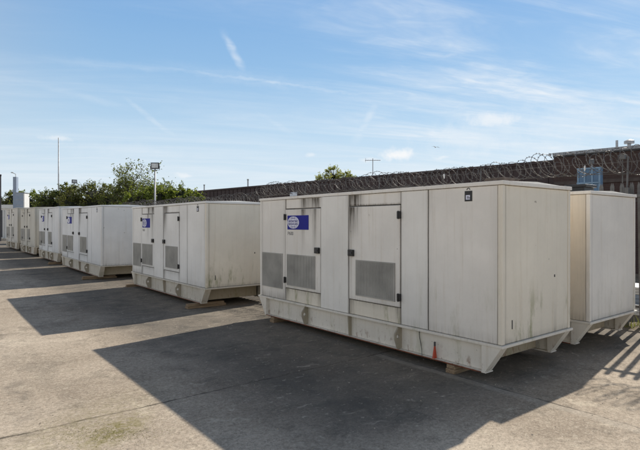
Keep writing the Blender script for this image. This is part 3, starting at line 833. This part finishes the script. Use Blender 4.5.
# thin stubs on the lower roof
for px, top, lb in ((241, 179.3, 'thin grey pipe stub on the lower warehouse roof above the fence step'), (197.5, 184.8, 'thin grey pipe stub at the far end of the warehouse roof')):
    p, cy, _ = on_ware(px, 0.6); b = MB(); b.tube([(0, 0, 4.31), (0, 0, zat(top, cy))], 0.05, 8)
    b.tube([(0, 0, zat(top, cy)-0.02), (0, 0, zat(top, cy)+0.05)], 0.075, 8)
    tag(b.build('roof_vent', M['greypole'], None, loc=(p.x, p.y, 0)), lb, 'vent')
# television aerial
p, cy, _ = on_ware(363.5, 0.8); za = zat(159, cy)
b = MB(); b.tube([(0, 0, 4.31), (0, 0, za+0.1)], 0.022, 6)
rx = Vector((CS, -SN, 0)); ry = Vector((SN, CS, 0))
b.tube([rx*-0.42+Vector((0, 0, za)), rx*0.42+Vector((0, 0, za))], 0.014, 5)
for k in range(7):
    q = rx*(-0.4+k*0.13)+Vector((0, 0, za)); l = 0.22-0.012*k
    b.tube([q-ry*l, q+ry*l], 0.008, 4)
b.tube([rx*-0.40+Vector((0, 0, za-0.11)), rx*-0.40+Vector((0, 0, za+0.13))], 0.012, 4)
tag(b.build('tv_aerial', M['greypole'], None, loc=(p.x, p.y, 0)), 'thin television aerial standing on the warehouse roof', 'aerial')

# pale blue cabinet behind the fence, with a lamp on top
cyb = 11.4; pb = at(591.5, cyb); zt_ = zat(168.3, cyb)
cab = empty('blue_cabinet', (pb.x, pb.y, 0), 'tall pale blue cabinet behind the fence rising above the black capped container', 'cabinet', None, BANG)
hw = 0.235
b = MB(); b.box(-hw, hw, 0.0, 0.20, 0.0, zt_, 0, 0.01); b.build('cabinet_body', M['bluepane'], cab)
b = MB()
for x in (-hw, -hw/3-0.01, hw/3-0.01, hw-0.03): b.box(x, x+0.03, 0.201, 0.222, 0.02, zt_-0.03)
for z in (zt_-0.035, zt_-0.36, 1.5): b.box(-hw-0.01, hw+0.01, 0.2225, 0.232, z, z+0.03)
b.build('cabinet_frame', M['blueframe'], cab)
p, cy = Vector((pb.x, pb.y, 0)), cyb
lampo = empty('security_lamp', (p.x, p.y, zt_), 'small grey lamp head on a short stem on top of the blue cabinet', 'lamp', None, R(-38))
b = MB(); b.tube([(0, 0, 0), (0, 0, 0.10)], 0.018, 8); b.build('stem', M['greypole'], lampo)
b = MB(); b.box(-0.045, 0.045, -0.045, 0.045, 0.09, 0.21, 0, 0.02); b.build('lamp_head', M['pale'], lampo)
# junction box on the wire
p, cy = on_fence(622.5, 0.0); b = MB(); b.box(-0.045, 0.045, -0.05, 0.03, -0.04, 0.04, 0, 0.006); b.tube([(0, 0.0, -0.45), (0, 0, -0.04)], 0.01, 5)
o = b.build('junction_box', M['pale'], None, loc=(p.x, p.y, zat(157, cy))); o.rotation_euler = (0, 0, FANG)
tag(o, 'small grey junction box on a stem among the razor wire near the right edge', 'box')

# ------------------------------------------------------------------ poles, lamps, far buildings at the left
def floodlight(px, cy, top_py, w, h, label, polez=0.0, r=0.045):
    base = at(px, cy); base.z = ground_z(base.y)
    root = empty('floodlight', base, label, 'lamp', 'floodlights on poles', -R(38.16))
    zt_ = zat(top_py, cy)-base.z
    b = MB(); b.tube([(0, 0, 0), (0, 0, zt_-h)], [r, r*0.8], 10); b.build('pole', M['greypole'], root, smooth=True)
    hb = MB()
    hb.box(-w/2, w/2, -0.03, 0.07, zt_-h, zt_, 0, 0.02)
    for k in range(6): hb.box(-w/2+w*(k+0.3)/6, -w/2+w*(k+0.5)/6, 0.071, 0.11, zt_-h+0.04, zt_-0.04)
    hd = hb.build('lamp_head', M['darksteel'], root)
    MB().box(-w/2+0.045, w/2-0.045, -0.036, -0.0305, zt_-h+0.045, zt_-0.045).build('lamp_glass', M['lampglass'], hd)
    MB().tube([(-w/2-0.01, 0.0, zt_-h*0.5), (-w/2-0.02, 0.0, zt_-h-0.05), (0, 0, zt_-h-0.06), (w/2+0.02, 0, zt_-h-0.05), (w/2+0.01, 0, zt_-h*0.5)], 0.012, 6).build('bracket', M['darksteel'], root)
    return root
floodlight(155, 23.0, 162.6, 0.39, 0.29, 'square black framed floodlight on a pale pole in front of the trees')
fl = floodlight(74.5, 37.0, 179.6, 0.36, 0.26, 'small dark floodlight just above the bushes at the left', r=0.04)
for ch in list(fl.children):
    if ch.name.startswith('lamp_head'): ch.rotation_euler = (0.0, R(0), R(35))

cy = 45; p = at(58.6, cy); b = MB(); b.tube([(0, 0, 0), (0, 0, 4.5), (0, 0, zat(140, cy))], [0.075, 0.06, 0.04], 8)
b.tube([(0, 0, 0), (0, 0, 0.3)], 0.12, 8)
tag(b.build('slender_pole', M['greypole'], None, True, loc=(p.x, p.y, 0.2)), 'tall slender grey pole rising high above the bushes at the left', 'pole')
cy = 44; p = at(0.6, cy); b = MB(); b.tube([(0, 0, 0), (0, 0, zat(175, cy))], 0.055, 8); b.box(-0.07, 0.07, -0.07, 0.07, zat(175, cy)-0.1, zat(175, cy)+0.05, 0, 0.02)
tag(b.build('dark_post', M['darksteel'], None, loc=(p.x, p.y, 0)), 'dark post at the extreme left edge of the picture', 'post')
cy = 47; p = at(15.7, cy)
root = empty('flue_stack', (p.x, p.y, 0.2), 'pale grey square flue stack with a small lamp arm left of the blue grey tower', 'flue', None, -R(38.16))
MB().box(-0.16, 0.16, -0.16, 0.16, 0, zat(177, cy)-0.2, 0, 0.01).build('stack', M['palebox'], root)
b = MB(); zl = zat(176, cy)-0.2; b.tube([(0, 0, zl-0.1), (0, 0, zl+0.18), (-0.30, 0, zl+0.30)], 0.03, 6); b.box(-0.42, -0.22, -0.07, 0.07, zl+0.28, zl+0.36, 0, 0.02); b.build('lamp_arm', M['greypole'], root)
p = at(22.7, cy)
root = empty('cladding_tower', (p.x, p.y, 0.2), 'pale blue grey clad box tower above the far end of the row', 'tower', None, -R(38.16))
zt_ = zat(193.3, cy)-0.2
MB().box(-0.44, 0.30, -0.4, 0.4, 0, zt_, 0, 0.01).build('wall', M['palebox'], root)
b = MB(); b.box(0.302, 0.40, -0.4, 0.4, 0, zt_-0.05, 0, 0.01); b.build('corner_trim', M['whitebox'], root)
b = MB(); b.box(-0.46, 0.42, -0.43, 0.43, zt_+0.002, zt_+0.06); b.build('roof', M['coping'], root)
b = MB()
for k in range(9): b.box(-0.38, 0.28, -0.412, -0.402, 0.3+k*0.5, 0.33+k*0.5)
b.build('cladding_seam', M['greypole'], root)

cy = 52; p = at(-3, cy)
root = empty('white_cabin', (p.x, p.y, 0.25), 'bright white flat roofed cabin with a dark doorway at the left edge', 'cabin', None, -R(38.16))
zc = zat(204.8, cy)-0.25; hwid = 1.8
MB().box(-hwid, hwid, 0.0, 2.4, 0, zc-0.4, 0, 0.02).build('wall', M['whitebox'], root)
MB().box(-hwid-0.1, hwid+0.1, -0.15, 2.5, zc-0.399, zc, 0, 0.03).build('roof', M['whitebox'], root)
d = MB().box(0.05, 0.58, -0.03, -0.002, 0.15, zc-0.55).build('door', M['darkdoor'], root)
MB().box(0.12, 0.16, -0.06, -0.031, 1.3, 1.5).build('handle', M['galv'], d)
MB().box(-1.3, -0.5, -0.03, -0.002, 1.2, 2.2).build('window', M['darkdoor'], root)
MB().box(0.62, 0.75, -0.08, -0.002, 0.05, zc-0.5).build('door_post', M['whitebox'], root)

# ------------------------------------------------------------------ trees and bushes
def leaf_cloud(b, rnd, c, rad, n, size, shell=0.5, up=0.3):
    for i in range(n):
        d = Vector((rnd.gauss(0, 1), rnd.gauss(0, 1), rnd.gauss(0, 1))).normalized()
        k = (shell+(1-shell)*rnd.random())*rnd.uniform(0.72, 1.08)
        p = Vector((c[0]+d.x*rad[0]*k, c[1]+d.y*rad[1]*k, c[2]+d.z*rad[2]*k))
        leaf(b, rnd, p, size)
def leaf(b, rnd, p, size):
    u = Vector((rnd.gauss(0, 1), rnd.gauss(0, 1), rnd.gauss(0, 0.7))).normalized()
    w = u.cross(Vector((rnd.gauss(0, 1), rnd.gauss(0, 1), rnd.gauss(0, 1)))).normalized()
    s_ = size*rnd.uniform(0.6, 1.35)
    b.add([p-u*s_*0.5, p+w*s_*0.28, p+u*s_*0.5, p-w*s_*0.28], [(0, 1, 2, 3)])

def loose_tree(name, label, base, height, spread, trunk_h, nleaf, lsize, mat, seed, group=None, cat='tree', dens=7, droop=0.1):
    rnd = random.Random(seed)
    root = empty(name, base, label, cat, group)
    tb = MB(); tips = []
    def limb(p, d, ln, r, lev):
        pts = [p]; q = p.copy(); dd = d.copy(); rs = [r]
        n = 4
        for i in range(n):
            dd = (dd+Vector((rnd.gauss(0, .16), rnd.gauss(0, .16), rnd.gauss(0.03, .12)))).normalized()
            q = q+dd*ln/n; pts.append(q.copy()); rs.append(max(0.006, r*(1-0.75*(i+1)/n)))
            if lev >= 1 and i >= 1 or lev >= 2: tips.append((q.copy(), lev))
            if lev < 3 and i >= 1:
                for _ in range(2 if lev else 2):
                    a = (dd+Vector((rnd.gauss(0, .75), rnd.gauss(0, .75), rnd.gauss(0.12, .5)))).normalized()
                    limb(q.copy(), a, ln*rnd.uniform(0.42, 0.68), r*0.45, lev+1)
        tb.tube(pts, rs, 5 if lev else 7)
    n0 = 5
    tb.tube([(0, 0, 0), (0.05, 0.03, trunk_h*0.5), (0, 0, trunk_h)], [0.17, 0.13, 0.11], 8)
    for k in range(n0):
        a = 6.28*k/n0+rnd.uniform(-.4, .4)
        v = Vector((math.cos(a)*spread/height*1.15, math.sin(a)*spread/height*1.15, rnd.uniform(0.8, 1.15))).normalized()
        limb(Vector((0, 0, trunk_h*rnd.uniform(0.75, 1.0))), v, (height-trunk_h)*rnd.uniform(0.55, 0.80), 0.075, 0)
    tb.build('trunk', M['bark'], root)
    lb = MB()
    for i in range(nleaf):
        p, lev = rnd.choice(tips)
        o_ = Vector((rnd.gauss(0, 1), rnd.gauss(0, 1), rnd.gauss(0, 0.8)))*(0.17 if lev > 1 else 0.24)
        leaf(lb, rnd, p+o_, lsize)
    lb.build('crown', mat, root)
    return root

def bush(name, label, base, lobes, nleaf, lsize, mat, seed, cat='bush', group=None, sprigs=30, inner=None):
    """lobes: list of (dx, dy, z, rx, ry, rz); dx along the picture's right, dy away from the viewer"""
    rnd = random.Random(seed); root = empty(name, base, label, cat, group)
    lb = MB(); ib = MB(); tb = MB(); tot = sum(l[3]*l[5] for l in lobes)
    for (dx, dy, z, rx_, ry_, rz_) in lobes:
        c = Vector((CS*dx+SN*dy, -SN*dx+CS*dy, z))
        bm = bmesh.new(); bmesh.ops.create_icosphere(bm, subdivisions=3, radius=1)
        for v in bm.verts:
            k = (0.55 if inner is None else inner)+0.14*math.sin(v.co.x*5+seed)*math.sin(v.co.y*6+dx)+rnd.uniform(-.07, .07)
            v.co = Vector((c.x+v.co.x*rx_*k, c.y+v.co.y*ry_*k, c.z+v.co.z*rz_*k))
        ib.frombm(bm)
        n = int(nleaf*rx_*rz_/tot)
        # clumps
        ncl = max(8, n//55)
        for _ in range(ncl):
            d = Vector((rnd.gauss(0, 1), rnd.gauss(0, 1), rnd.gauss(0.15, 1))).normalized()
            k = rnd.uniform(0.70, 1.02)
            cc = (c.x+d.x*rx_*k, c.y+d.y*ry_*k, c.z+d.z*rz_*k); s_ = rnd.uniform(0.14, 0.32)*min(1.3, (rx_+rz_)/2)
            leaf_cloud(lb, rnd, cc, (s_, s_, s_*0.8), n//ncl, lsize, 0.15)
        for _ in range(sprigs):
            d = Vector((rnd.gauss(0, 1), rnd.gauss(0, 1), abs(rnd.gauss(0.6, .8)))).normalized()
            p0 = Vector((c.x+d.x*rx_*0.8, c.y+d.y*ry_*0.8, c.z+d.z*rz_*0.8)); ln = rnd.uniform(0.15, 0.55)*min(1, rz_)
            e = (d+Vector((0, 0, 0.7))).normalized(); p1 = p0+e*(ln*0.7+rz_*0.10)
            tb.tube([c, p0, (p0+p1)/2+Vector((rnd.gauss(0, .03), rnd.gauss(0, .03), 0)), p1], [0.02, 0.012, 0.009, 0.004], 4)
            for k in range(12):
                leaf(lb, rnd, p0.lerp(p1, rnd.random())+Vector((rnd.gauss(0, .05), rnd.gauss(0, .05), rnd.gauss(0, .04))), lsize*0.85)
        tb.tube([(0, 0, 0), (c.x*0.4, c.y*0.4, z*0.3), (c.x, c.y, z)], [0.09, 0.07, 0.04], 6)
    ib.build('inner_crown_shade', M['leafinnershade'], root)
    lb.build('crown', mat, root); tb.build('trunk', M['bark'], root)
    return root

def gb(px, cy):
    p = at(px, cy); p.z = ground_z(p.y); return p
loose_tree('feathery_tree', 'loose feathery tree with thin branches behind the floodlight pole', gb(137, 31), 4.55, 2.9, 1.5, 11000, 0.12, M['leafmid'], 4)
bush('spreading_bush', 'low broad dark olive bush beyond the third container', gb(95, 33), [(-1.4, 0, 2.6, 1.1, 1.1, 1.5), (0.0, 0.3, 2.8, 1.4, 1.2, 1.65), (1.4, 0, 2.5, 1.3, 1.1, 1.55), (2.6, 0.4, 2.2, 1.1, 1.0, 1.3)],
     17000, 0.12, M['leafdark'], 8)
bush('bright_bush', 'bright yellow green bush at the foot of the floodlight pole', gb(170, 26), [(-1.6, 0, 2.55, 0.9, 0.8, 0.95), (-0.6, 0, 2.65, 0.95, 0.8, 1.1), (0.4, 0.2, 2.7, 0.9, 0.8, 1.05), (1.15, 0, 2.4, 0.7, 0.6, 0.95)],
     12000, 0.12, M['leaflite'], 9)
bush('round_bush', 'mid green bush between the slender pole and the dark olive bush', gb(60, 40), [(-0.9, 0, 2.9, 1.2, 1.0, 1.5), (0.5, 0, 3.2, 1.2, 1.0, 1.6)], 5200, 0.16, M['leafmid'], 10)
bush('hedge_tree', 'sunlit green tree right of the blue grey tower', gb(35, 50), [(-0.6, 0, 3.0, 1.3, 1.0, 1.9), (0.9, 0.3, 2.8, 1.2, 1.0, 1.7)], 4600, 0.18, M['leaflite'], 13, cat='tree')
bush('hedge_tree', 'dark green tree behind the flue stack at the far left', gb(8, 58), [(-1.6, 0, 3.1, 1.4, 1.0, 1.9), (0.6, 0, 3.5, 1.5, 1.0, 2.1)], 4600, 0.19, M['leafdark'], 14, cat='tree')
bush('distant_tree', 'pale yellow green tree crown showing over the warehouse roof beside the aerial', gb(335, 56),
     [(-1.3, 0, 6.2, 0.9, 0.9, 1.0), (-0.2, 0, 6.8, 1.0, 0.9, 1.25), (1.0, 0, 6.5, 0.9, 0.9, 1.0), (1.9, 0, 6.0, 0.6, 0.6, 0.9)], 4200, 0.17, M['leafyel'], 18, cat='tree', sprigs=40, inner=0.2)

# far tree line that closes the horizon (reads as one mass)
def treeline():
    b = MB(); rnd = random.Random(31)
    for i in range(26):
        px = -260+i*17; cy = 95+rnd.uniform(-8, 12); p = at(px, cy); h = rnd.uniform(3.8, 5.6)
        leaf_cloud(b, rnd, (p.x, p.y, h*0.5), (rnd.uniform(2.2, 3.4), 2.4, h*0.55), 900, 0.42, 0.2)
    tag(b.build('tree_line', M['leafdark']), 'far line of trees along the horizon at the left', 'trees', kind='stuff')
treeline()

# gull
p = at(435.5, 38); root = empty('gull', (p.x, p.y, zat(147.3, 38)), 'small grey gull gliding in the sky above the warehouse roof', 'bird', None, -R(38.16))
b = MB()
def ell(b, c, r, n=10):
    bm = bmesh.new(); bmesh.ops.create_uvsphere(bm, u_segments=n, v_segments=8, radius=1)
    for v in bm.verts: v.co = Vector((c[0]+v.co.x*r[0], c[1]+v.co.y*r[1], c[2]+v.co.z*r[2]))
    b.frombm(bm)
bm = bmesh.new(); secs = [(-0.19, 0.006, 0.004), (-0.12, 0.025, 0.012), (-0.06, 0.035, 0.03), (0.02, 0.045, 0.042), (0.10, 0.036, 0.036), (0.145, 0.026, 0.028), (0.175, 0.028, 0.028), (0.20, 0.016, 0.018), (0.235, 0.004, 0.005)]
vs = []; fs = []; n = 10
for (y, rx_, rz_) in secs:
    for k in range(n): vs.append((rx_*math.cos(6.2832*k/n), y, rz_*math.sin(6.2832*k/n)))
for i in range(len(secs)-1):
    for k in range(n): fs.append((i*n+k, i*n+(k+1) % n, (i+1)*n+(k+1) % n, (i+1)*n+k))
b.add(vs, fs); bm.free()
for s_ in (-1, 1):
    wv = []; prof = [(0.02, 0.10, -0.06, 0.02), (0.14, 0.13, -0.04, 0.07), (0.26, 0.09, -0.05, 0.06), (0.38, 0.01, -0.05, 0.02), (0.44, -0.07, -0.08, 0.0)]
    for (x, yl, yt, z) in prof: wv += [(s_*x, yl, z+0.006), (s_*x, yt, z), (s_*x, yl, z-0.006)]
    wf = []
    for i in range(4):
        a = i*3; c = a+3; wf += [(a, a+1, c+1, c), (a+1, a+2, c+2, c+1), (a+2, a, c, c+2)]
    b.add(wv, wf)
b.build('bird_body', simple_mat('gull_grey', (0.62, 0.64, 0.66), 0.7), root, smooth=True)
root.rotation_euler = (0.05, 0.12, R(-30)); root.scale = (0.75, 0.75, 0.75)

# ------------------------------------------------------------------ light
SUN_EL = R(35.6)
sd = Vector((3.07, 0.57, 0)).normalized(); sdir = Vector((sd.x*math.cos(SUN_EL), sd.y*math.cos(SUN_EL), math.sin(SUN_EL)))
ld = bpy.data.lights.new('sun', 'SUN'); ld.energy = 5.0; ld.angle = R(0.5); ld.color = (1.0, 0.925, 0.82)
lo = bpy.data.objects.new('sun', ld); C.objects.link(lo); lo.rotation_euler = sdir.to_track_quat('Z', 'Y').to_euler()

w = bpy.data.worlds.new('World'); scene.world = w; w.use_nodes = True
t = NT(w.node_tree); bg = w.node_tree.nodes['Background']
sky = t.node('ShaderNodeTexSky'); sky.sky_type = 'NISHITA'; sky.sun_disc = False
sky.sun_elevation = SUN_EL; sky.sun_rotation = math.atan2(sd.x, sd.y)
sky.altitude = 50; sky.air_density = 1.0; sky.dust_density = 0.2; sky.ozone_density = 1.3
skyc = sky.outputs[0]
SKY_ST = 0.09
d = t.node('ShaderNodeTexCoord').outputs['Generated']
d = t.vmath('NORMALIZE', d)
dz = t.sep(d)[2]
def dirpx(px, py):
    v = cam2w((px-320)/FPX, 1.0); v.z = (224-py)/FPX; return v.normalized()
warp = t.scale(t.vmath('SUBTRACT', t.noise(d, 14, 2, 0.6, col=True), (0.5, 0.5, 0.5)), 0.018)
warpf = t.scale(t.vmath('SUBTRACT', t.noise(d, 45, 2, 0.65, col=True), (0.5, 0.5, 0.5)), 0.010)
dwp = t.vmath('ADD', t.vmath('ADD', d, t.scale(warp, 0.45)), warpf)
# high thin cirrus on a flat layer
zc_ = t.math('MAXIMUM', dz, 0.02)
inv = t.math('DIVIDE', 1.0, t.math('ADD', zc_, 0.10))
plane = t.scale(t.vmath('MULTIPLY', d, (1, 1, 0)), inv)
pl = t.mapv(plane, rot=(0, 0, R(24)))
ci = t.noise(t.mapv(pl, (0.40, 2.3, 1)), 1.1, 6, 0.62, 0.7)
ci2 = t.noise(t.mapv(pl, (2.4, 5.2, 1), loc=(4, 1, 0)), 1.7, 5, 0.58, 0.8)
cim = t.math('MULTIPLY', t.smooth(ci, 0.38, 0.78), t.math('ADD', 0.45, t.math('MULTIPLY', t.smooth(ci2, 0.30, 0.75), 0.65)))
# stronger toward the upper right of the view, weak at the left
ur = t.vmath('DOT_PRODUCT', d, tuple(dirpx(620, 10)))
cim = t.math('MULTIPLY', cim, t.math('ADD', 0.20, t.math('MULTIPLY', t.smooth(ur, 0.84, 0.99), 0.85)))
cim = t.math('MULTIPLY', cim, t.smooth(dz, 0.75, 0.40))
mask = cim
# milky veil low down
veil = t.math('MULTIPLY', t.smooth(dz, 0.30, 0.02), t.math('ADD', 0.62, t.math('MULTIPLY', t.smooth(ci, 0.3, 0.7), 0.28)))
# contrails: great-circle arcs
def trail(a, b_, width, strength, soft=0.4, wseed=0.0):
    a, b_ = dirpx(*a), dirpx(*b_); n = a.cross(b_).normalized(); mid = (a+b_).normalized(); tan = n.cross(mid).normalized()
    half = math.asin(min(1, (b_-a).length/2))
    dist = t.math('ABSOLUTE', t.vmath('DOT_PRODUCT', dwp, tuple(n)))
    al = t.math('ABSOLUTE', t.vmath('DOT_PRODUCT', d, tuple(tan)))
    front = t.smooth(t.vmath('DOT_PRODUCT', d, tuple(mid)), 0.4, 0.6)
    k = t.math('MULTIPLY', t.smooth(dist, width, 0.0), t.smooth(al, math.sin(half)*1.05, math.sin(half)*(1-soft)))
    k = t.math('MULTIPLY', k, front)
    return t.math('MULTIPLY', k, t.math('MULTIPLY', strength, t.math('ADD', 0.45, t.math('MULTIPLY', t.smooth(ci2, 0.3, 0.65), 0.75))))
for a in (((220, 27), (247, 76), 0.010, 0.36, 0.8), ((120, 62), (410, 101), 0.0062, 0.34, 0.8), ((120, 62), (410, 101), 0.020, 0.15, 0.8), ((0, 56), (230, 75), 0.012, 0.14, 0.9),
          ((110, 88), (188, 146), 0.008, 0.24, 0.9), ((351, 147), (382, 93), 0.016, 0.36, 0.8), ((240, 104), (306, 141), 0.011, 0.20, 0.9),
          ((425, 64), (470, 48), 0.009, 0.26, 0.9), ((0, 76), (150, 113), 0.012, 0.14, 0.9)):
    mask = t.math('MAXIMUM', mask, trail(*a))
# small cumulus puffs
pn = t.noise(d, 34, 5, 0.60); pn2 = t.noise(d, 95, 4, 0.6)
def puff(px, py, rx_, ry_, strength, flat=1.0):
    c = dirpx(px, py); e1 = Vector((0, 0, 1)).cross(c).normalized(); e2 = c.cross(e1).normalized()
    u = t.math('DIVIDE', t.vmath('DOT_PRODUCT', dwp, tuple(e1)), rx_/FPX); v = t.math('DIVIDE', t.math('SUBTRACT', t.vmath('DOT_PRODUCT', dwp, tuple(e2)), 0.0), ry_/FPX)
    rr = t.math('SQRT', t.math('ADD', t.math('MULTIPLY', u, u), t.math('MULTIPLY', v, v)))
    rr = t.math('ADD', rr, t.math('MULTIPLY', t.math('SUBTRACT', pn, 0.5), 1.5)); rr = t.math('ADD', rr, t.math('MULTIPLY', t.math('SUBTRACT', pn2, 0.5), 0.5))
    front = t.smooth(t.vmath('DOT_PRODUCT', d, tuple(c)), 0.5, 0.8)
    return t.math('MULTIPLY', t.math('MULTIPLY', t.smooth(rr, 1.20, 0.15), front), strength)
puffs = None
for a in ((397, 154.5, 20, 7, 0.95), (372, 160, 14, 3, 0.45), (493, 120, 28, 8, 0.62), (480, 135, 60, 20, 0.26), (311, 155, 6, 3, 0.40), (58, 138, 15, 3, 0.45), (185, 175.5, 8, 3, 0.5),
          (442, 157, 9, 2.2, 0.40), (560, 125, 70, 24, 0.18), (120, 150, 60, 10, 0.12)):
    q = puff(*a); puffs = q if puffs is None else t.math('MAXIMUM', puffs, q)
k = 1.0/SKY_ST
sunside = t.smooth(t.vmath('DOT_PRODUCT', d, (sd.x, sd.y, 0.0)), -0.35, 0.45)
hz_mix = t.math('MULTIPLY', t.smooth(dz, 0.62, 0.40), sunside)
grad = t.ramp(t.math('MULTIPLY', dz, 2.0), [(0.0, (0.56, 0.77, 0.93)), (0.35, (0.43, 0.69, 0.93)), (0.85, (0.23, 0.48, 0.86))])
skyc = t.mix(t.math('MULTIPLY', hz_mix, 0.72), skyc, t.scale(grad, k))
back_fill = t.math('MULTIPLY', t.math('SUBTRACT', 1.0, sunside), t.math('ADD', 0.38, t.math('MULTIPLY', ci, 0.45)))  # added bright veil behind the camera, unseen, to fill the shaded container faces
back_fill = t.math('MULTIPLY', t.math('MULTIPLY', back_fill, 1.35, True), t.smooth(dz, 0.80, 0.15))
skyc = t.mix(back_fill, skyc, (0.98*k, 0.99*k, 1.0*k, 1))
veil = t.math('MULTIPLY', veil, t.math('ADD', 0.35, t.math('MULTIPLY', sunside, 0.65)))
col = t.mix(veil, skyc, (0.80*k, 0.87*k, 0.93*k, 1))
col = t.mix(mask, col, (0.86*k, 0.91*k, 0.96*k, 1))
col = t.mix(puffs, col, (0.95*k, 0.96*k, 0.97*k, 1))
t.put(bg.inputs[0], col); bg.inputs[1].default_value = SKY_ST

# ------------------------------------------------------------------ camera and render settings
cd = bpy.data.cameras.new('camera'); cd.sensor_width = 36; cd.sensor_fit = 'HORIZONTAL'; cd.lens = 36*FPX/640
cd.clip_start = 0.05; cd.clip_end = 3000
co = bpy.data.objects.new('camera', cd); C.objects.link(co)
co.location = (0, 0, CAM_H); co.rotation_euler = (R(90-0.115), 0, R(-38.16))
scene.camera = co
scene.view_settings.view_transform = 'Standard'; scene.view_settings.look = 'None'
scene.view_settings.exposure = 0; scene.view_settings.gamma = 1
scene.render.engine = 'CYCLES'
scene.cycles.max_bounces = 6; scene.cycles.transparent_max_bounces = 4; w.cycles.sampling_method = 'MANUAL'; w.cycles.sample_map_resolution = 256; scene.cycles.use_denoising = True
